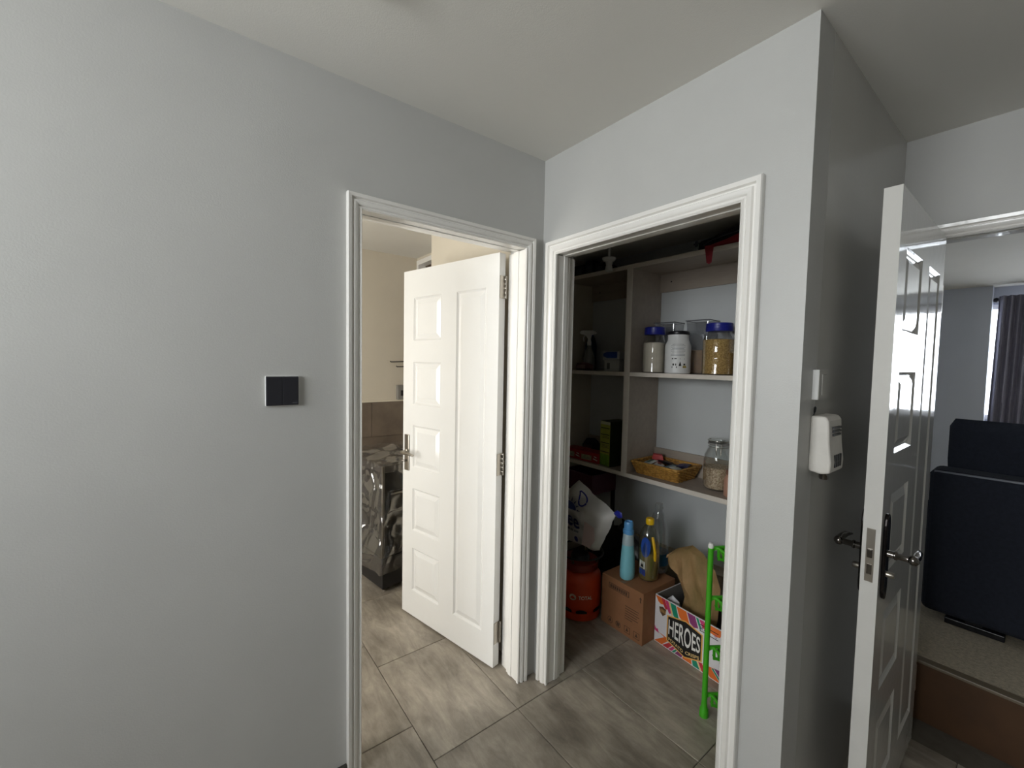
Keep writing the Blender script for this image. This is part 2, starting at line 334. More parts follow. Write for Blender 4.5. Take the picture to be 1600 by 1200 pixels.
# ------------------------------------------------------------------ door casings
PROF = [(0,0),(0,.010),(.08,.014),(.16,.009),(.24,.009),(.30,.014),(.42,.018),(.54,.019),(.60,.012),(.68,.012),(.74,.021),(.96,.023),(1,.018),(1,0)]
def casing(name, label, o, a, n, s0, s1, top, wd, thick, stop, lining_t=.02, bot=0.0):
    """o origin on the wall face, a unit vector along the wall, n unit normal into the hall; opening s0..s1"""
    o, a, n = Vector(o), Vector(a), Vector(n); r = thing(name, label, 'door frame', kind='structure')
    P = lambda s, z, d: o+a*s+n*d+Vector((0,0,z))
    prof = [(p*wd, d) for p, d in PROF]; k = len(prof)
    for side, s in (('l', s0), ('r', s1)):
        sg = -1 if side == 'l' else 1
        vs = [P(s+sg*p, bot, d) for p, d in prof]+[P(s+sg*p, top+p, d) for p, d in prof]
        fs = [(i, i+1, k+i+1, k+i) for i in range(k-1)]+[tuple(range(k)), tuple(range(2*k-1, k-1, -1))]
        b = MB(); b.add(vs, fs); b.build('side_casing', M_trim, r, smooth=25)
    vs = [P(s0-p, top+p, d) for p, d in prof]+[P(s1+p, top+p, d) for p, d in prof]
    fs = [(i, i+1, k+i+1, k+i) for i in range(k-1)]+[tuple(range(k)), tuple(range(2*k-1, k-1, -1))]
    b = MB(); b.add(vs, fs); b.build('head_casing', M_trim, r, smooth=25)
    # lining boards with a moulded stop and a rebate
    def bx(b, sa, sb, za, zb, da, db):
        pts = [P(s, z, d) for z in (za, zb) for s, d in ((sa,da),(sb,da),(sb,db),(sa,db))]
        b.add(pts, [(3,2,1,0),(4,5,6,7),(0,1,5,4),(1,2,6,5),(2,3,7,6),(3,0,4,7)])
    for s, sg in ((s0, -1), (s1, 1)):
        b = MB(); bx(b, s+sg*.004, s+sg*lining_t, bot, top, .003, -stop); bx(b, s+sg*.013, s+sg*lining_t, bot, top, -stop, -thick-.004)
        bx(b, s+sg*.0005, s+sg*lining_t, bot, top, -stop*.52, -stop*.80)
        b.build('side_lining', M_trim, r, bevel=.0015)
    b = MB(); bx(b, s0-lining_t, s1+lining_t, top+.004, top+lining_t, .003, -stop); bx(b, s0-lining_t, s1+lining_t, top+.013, top+lining_t, -stop, -thick-.004)
    bx(b, s0-lining_t, s1+lining_t, top+.0005, top+lining_t, -stop*.52, -stop*.80)
    b.build('head_lining', M_trim, r, bevel=.0015)
    return r
casing('trim_1', 'white moulded frame around the kitchen doorway', (0,0,0), (1,0,0), (0,-1,0), -.847, -.113, 2.049, .051, .13, .085)
casing('trim_2', 'white moulded frame around the pantry doorway', (0,0,0), (0,-1,0), (-1,0,0), .100, .899, 2.024, .062, .12, .085)
casing('trim_3', 'white moulded frame around the lounge doorway', (1.04,0,0), (0,-1,0), (-1,0,0), 1.205, 1.960, 2.050, .055, .15, .05)
b = MB(); b.box((-3.2,-.013,0),(-.8985,0,.064)); tag(b.build('baseboard_left', mat('dark_skirting_tile', (60, 57, 54), .4), bevel=.002), 'low dark skirting along the foot of the long grey wall', 'baseboard', kind='structure')

# ------------------------------------------------------------------ panelled doors
DW, DH, DT = .755, 2.042, .042
PANELS = [(.085,.297,.155,1.885)]+[(.418,.660,z0,z1) for z0, z1 in ((1.638,1.885),(1.268,1.515),(.898,1.145),(.520,.772),(.155,.412))]
def leaf_mesh():
    us = sorted({0, DW}|{p for q in PANELS for p in q[:2]}); zs = sorted({0, DH}|{p for q in PANELS for p in q[2:]})
    b = MB()
    for y in (0, -DT):
        for i in range(len(us)-1):
            for j in range(len(zs)-1):
                cu, cz = (us[i]+us[i+1])/2, (zs[j]+zs[j+1])/2
                if any(q[0] < cu < q[1] and q[2] < cz < q[3] for q in PANELS): continue
                b.add([(us[i],y,zs[j]),(us[i+1],y,zs[j]),(us[i+1],y,zs[j+1]),(us[i],y,zs[j+1])], [(0,1,2,3)])
    b.add([(0,0,0),(0,-DT,0),(0,-DT,DH),(0,0,DH)], [(0,1,2,3)]); b.add([(DW,0,0),(DW,-DT,0),(DW,-DT,DH),(DW,0,DH)], [(0,1,2,3)], 1)
    b.add([(0,0,0),(DW,0,0),(DW,-DT,0),(0,-DT,0)], [(0,1,2,3)]); b.add([(0,0,DH),(DW,0,DH),(DW,-DT,DH),(0,-DT,DH)], [(0,1,2,3)])
    return b
def panel_mesh(q):
    b = MB(); u0, u1, z0, z1 = q
    loops = [(0,0),(.004,-.004),(.010,-.008),(.014,-.008),(.036,-.0015),(.038,-.0008)]
    for face in (0, 1):
        vs = []
        for ins, d in loops:
            y = d if face == 0 else -DT-d
            vs += [(u0+ins,y,z0+ins),(u1-ins,y,z0+ins),(u1-ins,y,z1-ins),(u0+ins,y,z1-ins)]
        fs = []
        for k in range(len(loops)-1):
            for i in range(4): fs.append((k*4+i, k*4+(i+1)%4, (k+1)*4+(i+1)%4, (k+1)*4+i))
        n = (len(loops)-1)*4; fs.append((n,n+1,n+2,n+3)); b.add(vs, fs)
    return b
def door(name, label, loc, rotz, mtl):
    r = thing(name, label, 'door', loc, rotz, kind='structure')
    o = leaf_mesh().build('leaf', [mtl, M_dedge], r, clean=True)
    for q in PANELS: panel_mesh(q).build('panel', mtl, r)
    return r
def hinge(parent, z, side=1, h=.105):
    r = MB(); r.box((-.0025,-.030,z),(0.0005,-.002,z+h)); r.box((-.030,-.0005,z),(.0,.0025,z+h))
    hg = r.build('hinge', M_steel, parent)
    k = MB()
    for i in range(5): k.lathe([(.006,0),(.0065,.001),(.0065,h/5-.002),(.006,h/5-.001)], 10, (-.004,.004,z+i*h/5))
    k.build('knuckle', M_steel, hg, smooth=40)
ang = math.atan2(.726, -.161)
d1 = door('door_1', 'white six-panel kitchen door standing open', (-.157,.131,.010), ang, M_door)
# plate hinges folded over the hinge-side edge, pins beside the frame
for z in (.118, .968, 1.828):
    hp = MB(); hp.box((-.0022,-.036,z),(.0004,-.004,z+.108)); hp.box((-.012,-.0405,z),(-.0022,-.036,z+.108)); hg = hp.build('hinge', M_steel, d1)
    k = MB()
    for i in range(5): k.lathe([(.0055,0),(.0062,.0015),(.0062,.0195),(.0055,.0205)], 10, (-.006,-.040,z+i*.0216))
    k.build('knuckle', M_steel, hg, smooth=40)
# lever handle, both sides
def lever_set(parent, u, z, style):
    for sd, y0 in ((1, 0.0), (-1, -DT)):
        f = lambda x, y, zz: (x, y0+sd*y, zz)
        if style == 'flat':
            b = MB(); b.box((u-.021,min(y0,y0+sd*.007),z-.115),(u+.021,max(y0,y0+sd*.007),z+.100)); pl = b.build('handle_plate', M_steel, parent, bevel=.003)
            b = MB(); b.lathe([(.014,0),(.014,.006),(.010,.008)], 16, M=Matrix.Translation(Vector(f(u,.007,z)))@Matrix.Rotation(-sd*PI/2, 4, 'X')); 
            b.tube([f(u,.006,z), f(u,.040,z), f(u-.006,.048,z), f(u-.03,.052,z-.002), f(u-.075,.052,z+.002), f(u-.118,.047,z-.003)], [.008,.008,.009,.009,.008,.006], 10)
            b.build('lever', M_steel, pl, smooth=50)
            b = MB(); b.tube([f(u,.006,z-.055), f(u,.020,z-.055), f(u+.012,.026,z-.055)], [.007,.006,.004], 8); b.build('thumb_turn', M_chrome, pl, smooth=50)
        else:
            n = 14; pts = []
            for i in range(n): a = PI*i/(n-1); pts.append((u+.021*math.cos(a), z+.075+.045*math.sin(a)))
            for i in range(n): a = PI+PI*i/(n-1); pts.append((u+.021*math.cos(a), z-.095+.045*math.sin(a)))
            b = MB(); b.prism(pts, y0, y0+sd*.010, lambda p, q, d: (p, d, q)); pl = b.build('handle_plate', M_bronze, parent, bevel=.003)
            b = MB(); b.tube([f(u,.008,z), f(u,.024,z), f(u,.026,z), f(u,.030,z), f(u,.034,z), f(u,.060,z)], [.011,.010,.013,.013,.009,.009], 14)
            b.lathe([(.0001,-.014),(.008,-.012),(.0135,-.004),(.0135,.004),(.008,.012),(.0001,.014)], 14, f(u,.066,z))
            b.tube([f(u,.066,z), f(u-.03,.068,z+.002), f(u-.07,.066,z+.003), f(u-.105,.060,z-.002)], [.009,.011,.010,.006], 12)
            b.build('lever', M_chrome, pl, smooth=50)
            b = MB(); b.lathe([(.009,0),(.009,.016),(.007,.020)], 12, M=Matrix.Translation(Vector(f(u,.008,z-.062)))@Matrix.Rotation(-sd*PI/2, 4, 'X')); b.build('lock_barrel', M_steel, pl, smooth=40)
def faceplate(parent, z):
    b = MB(); b.box((DW-.0005,-.032,z-.085),(DW+.0012,-.012,z+.075)); fp = b.build('lock_faceplate', M_steel, parent)
    b = MB(); b.box((DW,-.028,z-.012),(DW+.006,-.016,z+.014)); b.build('latch', M_chrome, fp, bevel=.002)
    b = MB(); b.box((DW,-.028,z-.062),(DW+.0025,-.016,z-.032)); b.build('bolt', M_chrome, fp)
lever_set(d1, .712, .985, 'flat'); faceplate(d1, .985)
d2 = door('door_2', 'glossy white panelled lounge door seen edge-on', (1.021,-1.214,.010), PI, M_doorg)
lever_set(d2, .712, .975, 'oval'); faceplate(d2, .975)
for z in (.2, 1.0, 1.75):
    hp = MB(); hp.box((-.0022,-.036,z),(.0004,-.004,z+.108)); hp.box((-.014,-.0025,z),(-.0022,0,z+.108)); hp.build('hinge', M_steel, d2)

# ------------------------------------------------------------------ hall fittings
sw = thing('light_switch', 'square charcoal switch plate on the long grey wall', 'switch', (-1.096, 0, 1.427))
b = MB(); b.box((-.0475,-.009,-.0475),(.0475,0,.0475)); b.build('back_plate', M_white, sw, bevel=.002)
b = MB(); b.box((-.046,-.0125,-.046),(.046,-.009,.046)); b.build('switch_plate', M_blacksw, sw, bevel=.0015)
b = MB(); b.box((-.044,-.0135,-.044),(-.0005,-.011,.044)); b.build('rocker', M_blacksw, sw, bevel=.001)
b = MB(); b.box((.0005,-.0135,-.044),(.044,-.011,.044)); b.build('rocker', M_blacksw, sw, bevel=.001)
b = MB(); b.box((.027,-.0139,-.039),(.041,-.0134,-.0375)); b.build('brand_mark', M_grey, sw)
sw = thing('wall_switch', 'grey switch plate with bright white edge above the intercom', 'switch', (.130, -1.077, 1.484))
b = MB(); b.box((-.043,-.014,-.043),(.043,0,.043)); b.build('back_plate', M_white, sw, bevel=.001)
b = MB(); b.box((-.0425,-.016,-.0425),(.0425,-.014,.0425)); b.build('switch_plate', M_wallg, sw)
b = MB(); b.box((-.018,-.0175,-.030),(.018,-.0155,.030)); b.build('rocker', M_wallg, sw, bevel=.001)
ic = thing('intercom', 'white wall intercom unit with dark speaker slots', 'intercom', (.150, -1.077, 1.315))
b = MB()
pr = [(0,-.080),(-.030,-.085),(-.052,-.080),(-.054,-.05),(-.048,.0),(-.044,.068),(-.036,.080),(0,.080)]
b.prism(pr, -.062, .055, lambda u, v, d: (d, u, v)); b.build('housing', mat('aged_white_plastic', (214, 210, 202), .45, var=.05, vscale=14), ic, bevel=.006, seg=3)
for i, z in enumerate((.044, .034, .024)):
    b = MB(); b.box((-.034,-.0505,z),(.03,-.0455,z+.006)); b.build('slot', M_black, ic)
for i in range(4):
    b = MB(); b.box((-.030+i*.016,-.0555,-.066),(-.020+i*.016,-.051,-.030)); b.build('button', M_black, ic, bevel=.001)
b = MB(); b.lathe([(.010,-.022),(.012,-.018),(.012,.004)], 14, (-.022,-.028,-.083)); b.build('jack', M_chrome, ic, smooth=40)
b = MB(); b.tube([(-.052,-.004,.078),(-.050,-.006,.092),(-.040,-.004,.100),(-.03,-.001,.102)], .003, 6); b.build('cable', M_black, ic, smooth=60)
cr = thing('ceiling_rose', 'small round grey ceiling fitting at the top edge', 'ceiling fitting', (-.975, -.452, H))
b = MB(); b.lathe([(.072,0),(.070,-.012),(.05,-.020),(.0001,-.022)], 28); b.build('rose_body', mat('rose_grey', (110, 108, 104), .5), cr, smooth=40)
b = MB(); b.lathe([(.012,-.020),(.010,-.05),(.0001,-.052)], 12); b.build('cord_grip', M_white, cr, smooth=40)

# ------------------------------------------------------------------ pantry shelving
XS, XB = 1.0, 1.333
su = thing('shelving_unit', 'beige built-in pantry shelving with one upright divider', 'shelves', (0,0,0))
def board(name, a, c, edge=True):
    b = MB(); b.box((a[0]+(.003 if edge else 0), a[1], a[2]), c, 0)
    o = b.build(name, M_board, su)
    if edge:
        e = MB(); e.box(a, (a[0]+.003, c[1], c[2])); e.build('edge_band', M_edge, o)
    return o
board('top_shelf', (XS,-.955,2.170), (XB,.868,2.198))
board('divider', (XS-.004,.232,.800), (XB,.277,2.170))
board('shelf', (XS,-.955,1.457), (XB,.232,1.483)); board('shelf', (XS,.277,1.457), (XB,.868,1.483))
board('bottom_shelf', (XS,-.955,.772), (XB,.868,.800))
for y0, y1 in ((-.955,.232),(.277,.868)):
    o = board('back_rail', (1.315,y0,2.045), (XB,y1,2.170), False)
    s_ = MB(); s_.lathe([(.0055,0),(.0055,.002),(.0001,.0025)], 10, M=Matrix.Translation(Vector((1.315, y1-.085, 2.112)))@Matrix.Rotation(-PI/2, 4, 'Y')); s_.build('screw', M_black, o)
    board('back_rail', (1.315,y0,.800), (XB,y1,.945), False)

# lamp holder
lh = thing('lamp_holder', 'bare white lamp holder hanging from the pantry ceiling', 'lamp holder', (.950, .396, 2.258))
b = MB(); b.lathe([(.046,0),(.046,-.008),(.038,-.018),(.024,-.026)], 24); b.build('base', M_white, lh, smooth=40)
b = MB(); b.lathe([(.009,0),(.009,.102)], 12); b.build('stem', M_white, lh, smooth=40)
b = MB(); b.lathe([(.024,-.024),(.020,-.05),(.022,-.055),(.022,-.056),(.025,-.075),(.025,-.088),(.020,-.088),(.018,-.06)], 20); b.build('socket', M_white, lh, smooth=40)

# ------------------------------------------------------------------ jars on the middle shelf
Z2 = 1.4835
def round_jar(name, label, cat, x, y, r, h, lidr, lidh, lidm, body_m, fill=None, fill_h=0, fill_m=None, group=None, z=Z2, neck=None):
    t = thing(name, label, cat, (x, y, z), group=group); nk = neck or lidr-.006
    b = MB(); b.lathe([(r-.006,0),(r,.006),(r,h*.30),(r-.0015,h*.32),(r,h*.34),(r,h*.66),(r-.006,h*.72),(nk,h*.80),(nk,h-lidh*.5)], 36); b.build('body', body_m, t, smooth=35)
    if fill_h:
        hh = min(fill_h, h*.68); b = MB(); b.lathe([(r-.008,.004),(r-.003,.008),(r-.003,hh),(r*.5,hh+.004),(.0001,hh+.005)], 32); b.build('contents', fill_m, t, smooth=35)
    b = MB(); b.lathe([(lidr,h-lidh),(lidr+.002,h-lidh+.004),(lidr,h-.004),(lidr-.005,h),(lidr-.010,h),(lidr-.012,h-.003),(.0001,h-.003)], 36); lid = b.build('lid', lidm, t, smooth=35)
    for zz in (.3, .6):
        q = MB(); n = 30; q.tube([((lidr+.0012)*math.cos(2*PI*k/n), (lidr+.0012)*math.sin(2*PI*k/n), h-lidh*(1-zz)) for k in range(n)], .0012, 5, closed=True); q.build('grip_ring', lidm, lid, smooth=60)
    return t
G = 'storage jars on the middle shelf'
round_jar('flour_jar', 'clear blue-lidded jar half full of white flour beside the divider', 'jar', 1.098, .118, .072, .298, .064, .050, M_blue, M_clear, 1, .195, M_flour, G)
tj = round_jar('powder_tub', 'white tub with black lid and printed back label', 'tub', 1.090, -.056, .076, .262, .066, .022, M_black, M_white, group=G, neck=.062)
fz = lambda x, y, zc, r0, R: (-(R)*math.cos(x/R+r0), -(R)*math.sin(x/R+r0), zc+y)
TB = lambda zc: (lambda x, y: (-.0766*math.cos(-x/.0766+.55), -.0766*math.sin(-x/.0766+.55)*-1*-1, zc+y))
def on_tub(R, a0, zc):
    # print seen from the front: x runs to the right of the viewer
    return lambda x, y: (-R*math.cos(a0+x/R), -R*math.sin(a0+x/R), zc+y)
lab = MB()
for i in range(9): 
    z = .178-.0085*i; n = 10
    w_ = .085 if i % 3 else .07
    f = on_tub(.0765, .55, 0)
    for k in range(n):
        a, c = -w_/2+w_*k/n, -w_/2+w_*(k+1)/n
        lab.add([f(a,z), f(c,z), f(c,z+.0022), f(a,z+.0022)], [(0,1,2,3)])
lab.build('label_text', M_grey, tj)
lab = MB()
for (x, z, w_, h_) in ((-.035,.088,.008,.008),(-.02,.089,.014,.006),(.012,.089,.03,.003),(-.03,.05,.022,.012),(-.034,.035,.03,.010),(.034,.052,.012,.010),(.034,.038,.02,.004)):
    f = on_tub(.0765, .55, 0); lab.add([f(x,z), f(x+w_,z), f(x+w_,z+h_), f(x,z+h_)], [(0,1,2,3)])
f = on_tub(.0768, .55, 0)
lab.add([f(.006,.048), f(.022,.048), f(.014,.076)], [(0,1,2)]); lab.build('label_marks', M_ink, tj)
lab = MB(); f = on_tub(.0767, .55, 0); lab.add([f(.030,.036), f(.052,.036), f(.052,.050), f(.030,.050)], [(0,1,2,3)]); lab.build('label_badge', mat('gold_ink', (176, 156, 78), .5), tj)
round_jar('lentil_jar', 'large clear blue-lidded jar full of yellow lentils', 'jar', 1.12, -.295, .087, .300, .072, .048, M_blue, M_clear, 1, .235, M_grain, G)
round_jar('dark_lid_jar', 'jar with a dark lid half hidden by the pantry door frame', 'jar', 1.16, -.475, .072, .285, .060, .035, mat('dark_blue_lid', (26, 24, 60), .4), M_clear, 1, .12, M_pasta, G)
def square_can(name, label, x, y, fill_h, rot=0.1, hh=.335):
    t = thing(name, label, 'container', (x, y, Z2), rot, group='square clear canisters behind the jars')
    def ring(s, z): return [(-s,-s,z),(s,-s,z),(s,s,z),(-s,s,z)]
    lv = [(.058,0),(.062,.008),(.066,hh*.7),(.072,hh-.01),(.074,hh)]
    b = MB(); vs = []; fs = []
    for s_, z in lv: vs += ring(s_, z)
    for k in range(len(lv)-1):
        for i in range(4): fs.append((k*4+i, k*4+(i+1)%4, (k+1)*4+(i+1)%4, (k+1)*4+i))
    fs.append((0,1,2,3)); b.add(vs, fs); b.build('body', M_can, t, bevel=.010, seg=3)
    b = MB(); b.tube([Vector(p) for p in ring(.0745, hh)], .003, 6, closed=True); b.build('rim', mat('smoked_rim', (96, 94, 98), .3), t)
    if fill_h:
        b = MB(); b.box((-.056,-.056,.004),(.056,.056,fill_h)); b.build('contents', M_pasta, t, bevel=.006)
square_can('canister', 'empty square clear canister behind the flour jar', 1.257, .115, 0)
square_can('canister', 'square clear canister with brown contents behind the lentil jar', 1.255, -.120, .15, .05)

# ------------------------------------------------------------------ left half of the middle shelf
t = thing('spray_bottle', 'clear trigger spray bottle with white head in the dark left corner', 'spray bottle', (1.15, .735, Z2), .9)
b = MB(); b.lathe([(.040,0),(.044,.01),(.044,.09),(.036,.13),(.018,.175),(.014,.20)], 24); b.build('body', clear_mat('bottle_haze', (.7,.72,.7), .12, .5, .2, milky=.25), t, smooth=40)
b = MB(); b.lathe([(.016,.195),(.017,.22),(.013,.235),(.012,.26)], 18); b.build('collar', M_white, t, smooth=40)
b = MB(); b.prism([(-.075,.300),(-.072,.285),(-.03,.275),(-.012,.25),(.012,.25),(.016,.275),(.052,.285),(.055,.296),(.03,.312),(-.06,.312)], -.012, .012, lambda u, v, d: (d, u*-1, v)); b.build('trigger_head', M_white, t, bevel=.003)
b = MB(); b.tube([(0,.030,.278),(0,.045,.255),(0,.040,.225)], [.006,.005,.004], 8); b.build('trigger', M_white, t, smooth=60)
t = thing('blue_bottle_pack', 'blue printed pack lying on the white carton', 'pack', (1.13, .475, Z2+.082), .0)
b = MB(); b.box((-.05,-.085,0),(.05,.07,.066)); b.build('body', mat('pack_grey', (188, 190, 194), .5), t, bevel=.010, seg=3)
b = MB(); b.prism([(-.07,.014),(.02,.014),(.05,.024),(.056,.036),(.05,.05),(.02,.058),(-.07,.058)], -.0525, -.0505, lambda u, v, d: (d, u, v)); b.build('blue_label', mat('pack_blue', (24, 62, 142), .4), t)
b = MB(); b.lathe([(.012,0),(.012,.02),(.0001,.022)], 14, M=Matrix.Translation(Vector((0,.07,.035)))@Matrix.Rotation(-PI/2, 4, 'X')); b.build('cap', M_white, t, smooth=40)
t = thing('small_carton', 'small white carton under the blue printed pack', 'carton', (1.13, .45, Z2))
b = MB(); b.box((-.05,-.065,0),(.05,.07,.080)); b.build('body', mat('carton_grey', (196, 198, 196), .6), t, bevel=.002)
b = MB(); b.box((-.0508,.018,.015),(-.0500,.045,.06)); b.build('printed_panel', M_grey, t)
t = thing('laundry_jug', 'dark blue jug in the corner behind the spray bottle', 'jug', (1.26, .815, Z2))
b = MB(); b.lathe([(.045,0),(.048,.01),(.048,.2),(.030,.26),(.018,.28)], 20, sx=.95); b.build('body', mat('jug_blue', (20, 44, 74), .4), t, smooth=40)
b = MB(); b.lathe([(.021,.275),(.021,.315),(.018,.32),(.0001,.32)], 18); b.build('cap', M_navy, t, smooth=40)
t = thing('pink_packet', 'low dark pink packet in front of the spray bottle', 'packet', (1.065, .70, Z2))
b = MB(); b.inflate([(-.085,.004),(.085,.004),(.09,.03),(.08,.055),(.03,.062),(-.04,.058),(-.088,.045)], .04, lambda u, v, d: (d, u, v), 4, .004); b.build('body', mat('packet_pink', (92, 52, 58), .5), t, smooth=60)
b = MB(); b.prism([(-.045,.015),(.045,.015),(.045,.045),(-.045,.045)], -.0425, -.0415, lambda u, v, d: (d, u, v)); b.build('label', mat('packet_label', (120, 96, 96), .5), t)

# ------------------------------------------------------------------ bottom shelf, left
Z1 = .8005
t = thing('tea_box', 'tall green and yellow printed box standing against the divider', 'box', (1.12, .425, Z1), -.12)
b = MB(); b.box((-.09,-.035,0),(.09,.066,.325)); b.build('carton', [mat('tea_green', (44, 56, 26), .5)], t, bevel=.002)
b = MB(); b.box((-.0912,-.033,.004),(-.0902,.064,.30)); pf = b.build('side_print', mat('tea_lime', (178, 182, 74), .5, var=.06, vscale=20), t)
b = MB(); b.box((-.0912,-.033,.30),(-.0902,.064,.322)); b.build('cream_band', mat('tea_cream', (206, 206, 176), .5), t)
b = MB(); b.box((-.0918,-.031,.004),(-.0910,.062,.085)); b.build('green_band', mat('tea_midgreen', (122, 160, 44), .5, var=.2, vscale=50), t)
for z in (.272, .225, .165, .10):
    b = MB(); b.box((-.0922,-.028,z),(-.0912,.058,z+.005)); b.build('text_line', M_ink, t)
for z in (.212, .203, .152, .143, .134):
    b = MB(); b.box((-.0920,-.026,z),(-.0912,.048,z+.0025)); b.build('text_line', M_cardd, t)
def red_box(label, y, x, rot, sc=1.0):
    t = thing('red_box', label, 'box', (x, y, Z1), rot, group='red boxes on the bottom shelf')
    b = MB(); b.box((-.06,-.085*sc,0),(.06,.085*sc,.075)); b.build('carton', mat('red_carton', (172, 28, 32), .45), t, bevel=.002)
    b = MB(); b.box((-.0612,-.02,.014),(-.0602,.075*sc,.052)); b.build('picture_panel', mat('red_panel', (170, 158, 130), .5, var=.3, vscale=60), t)
    b = MB(); f = lambda u, v, d: (d, u, v); b.prism([(-.072,.018),(-.034,.028),(-.034,.036),(-.072,.026)], -.0612, -.0602, f); b.prism([(-.066,.040),(-.04,.046),(-.04,.052),(-.066,.046)], -.0612, -.0602, f); b.build('white_script', M_inkw, t)
red_box('red carton with white script beside the tall green box', .595, 1.085, .10)
red_box('darker red carton nearest the pantry door frame', .765, 1.085, .04)
t = thing('snack_pack', 'orange-brown crumpled pack behind the red cartons', 'packet', (1.23, .60, Z1))
b = MB(); b.inflate([(-.055,0),(.055,0),(.06,.08),(.05,.165),(-.05,.165),(-.06,.08)], .035, lambda u, v, d: (d, u, v), 5, .006); b.build('body', mat('pack_orange', (170, 98, 40), .4), t, smooth=60)
b = MB(); b.prism([(-.052,.163),(.052,.163),(.056,.178),(-.056,.178)], -.002, .002, lambda u, v, d: (d, u, v)); b.build('sealed_top', mat('pack_orange_dark', (120, 66, 30), .4), t)
t = thing('dark_packet', 'dark crumpled packet lying behind the red cartons', 'packet', (1.235, .76, Z1))
b = MB(); b.inflate([(-.09,0),(.09,0),(.095,.07),(.05,.13),(-.03,.14),(-.09,.09)], .05, lambda u, v, d: (d, u, v), 5, .012); b.build('body', M_darkcloth, t, smooth=60)
b = MB(); b.prism([(-.05,.045),(.03,.045),(.03,.085),(-.05,.085)], -.0535, -.0525, lambda u, v, d: (d, u, v)); b.build('label', mat('dark_label', (88, 40, 40), .5), t)

# ------------------------------------------------------------------ bottom shelf, right: wicker basket with packets, oat jar
t = thing('wicker_basket', 'shallow golden wicker basket holding sachets', 'basket', (1.165, .046, Z1), .0)
hx0, hy0, hx1, hy1, bh = .10, .146, .135, .170, .085
def rrect(hx, hy, n):
    pts = []; per = 4*(hx+hy)
    for i in range(n):
        s = per*i/n
        if s < 2*hy: p = (-hx, hy-s)
        elif s < 2*hy+2*hx: p = (-hx+(s-2*hy), -hy)
        elif s < 4*hy+2*hx: p = (hx, -hy+(s-2*hy-2*hx))
        else: p = (hx-(s-4*hy-2*hx), hy)
        pts.append(p)
    return pts
NW = 116
b = MB(); b.box((-hx0,-hy0,.001),(hx0,hy0,.008)); b.build('basket_floor', M_wicker, t)
for k in range(10):
    z = .006+k*(bh-.012)/9; f_ = k/9; hx = hx0+(hx1-hx0)*f_; hy = hy0+(hy1-hy0)*f_
    pts = []
    for i, (px, py) in enumerate(rrect(hx, hy, NW)):
        wv = .0050*(1 if (i//3+k) % 2 else -1); l = max(abs(px)/hx, abs(py)/hy)
        nx, ny = (math.copysign(1, px), 0) if abs(px)/hx > abs(py)/hy-1e-6 and abs(abs(px)-hx) < 1e-6 else (0, math.copysign(1, py))
        pts.append((px+nx*wv, py+ny*wv, z))
    b = MB(); b.tube(pts, .0046, 5, closed=True); b.build('strand', M_wicker, t, smooth=60)
b = MB()
for i, ((p0x, p0y), (p1x, p1y)) in enumerate(zip(rrect(hx0, hy0, NW//4), rrect(hx1, hy1, NW//4))):
    b.tube([(p0x,p0y,.002),(p1x,p1y,bh)], .0032, 5)
so = b.build('stakes', M_wicker, t, smooth=60); so['kind'] = 'stuff'
b = MB(); b.tube([(x, y, bh) for x, y in rrect(hx1, hy1, 48)], .0075, 8, closed=True); b.build('rim', M_wicker, t, smooth=60)
def sachet(label, x, y, z, rx, rz, w_, l_, col, col2):
    t = thing('sachet', label, 'sachet', (x, y, z), rz, group='sachets in the wicker basket'); t.rotation_euler = (rx, rx*.5, rz)
    b = MB(); b.inflate([(-w_,-l_),(w_,-l_),(w_,l_),(-w_,l_)], .010, lambda u, v, d: (u, v, d), 4, .002); b.build('pouch', mat('sachet_a', col, .4), t, smooth=60)
    b = MB(); b.box((-w_*.8,-l_*.5,.0105),(w_*.8,l_*.25,.0113)); b.build('printed_patch', mat('sachet_b', col2, .4), t)
sachet('teal and white sachet at the divider end of the basket', 1.145, .150, .874, -.12, .1,   .050, .034, (206, 210, 204), (52, 96, 84))
sachet('white sachet with brown print in the middle of the basket', 1.135, .075, .872, .18, .4, .045, .030, (222, 216, 212), (120, 70, 52))
sachet('blue-grey sachet tucked beside the white one', 1.15, .008, .870, -.2, -.3, .042, .026, (120, 144, 152), (44, 72, 88))
sachet('crumpled white sachet nearest the oat jar', 1.12, -.060, .872, .3, .2, .05, .036, (214, 214, 206), (176, 182, 170))
sachet('navy sachet lying at the back of the basket', 1.225, -.025, .868, -.25, .2, .04, .06, (34, 34, 70), (50, 50, 96))
sachet('black sachet along the back of the basket', 1.238, .085, .868, .15, .1, .03, .07, (30, 28, 34), (60, 50, 54))
t = thing('red_pouch', 'small coral red pouch in the far corner of the basket', 'pouch', (1.232, .150, .852), .2)
b = MB(); b.inflate([(-.036,0),(.036,0),(.04,.035),(.032,.062),(-.032,.062),(-.04,.035)], .018, lambda u, v, d: (d, u, v), 4, .003); b.build('body', mat('coral', (206, 84, 84), .5), t, smooth=60)
b = MB(); b.prism([(-.030,.060),(.030,.060),(.032,.070),(-.032,.070)], -.0015, .0015, lambda u, v, d: (d, u, v)); b.build('sealed_top', mat('coral_dark', (150, 54, 56), .5), t)

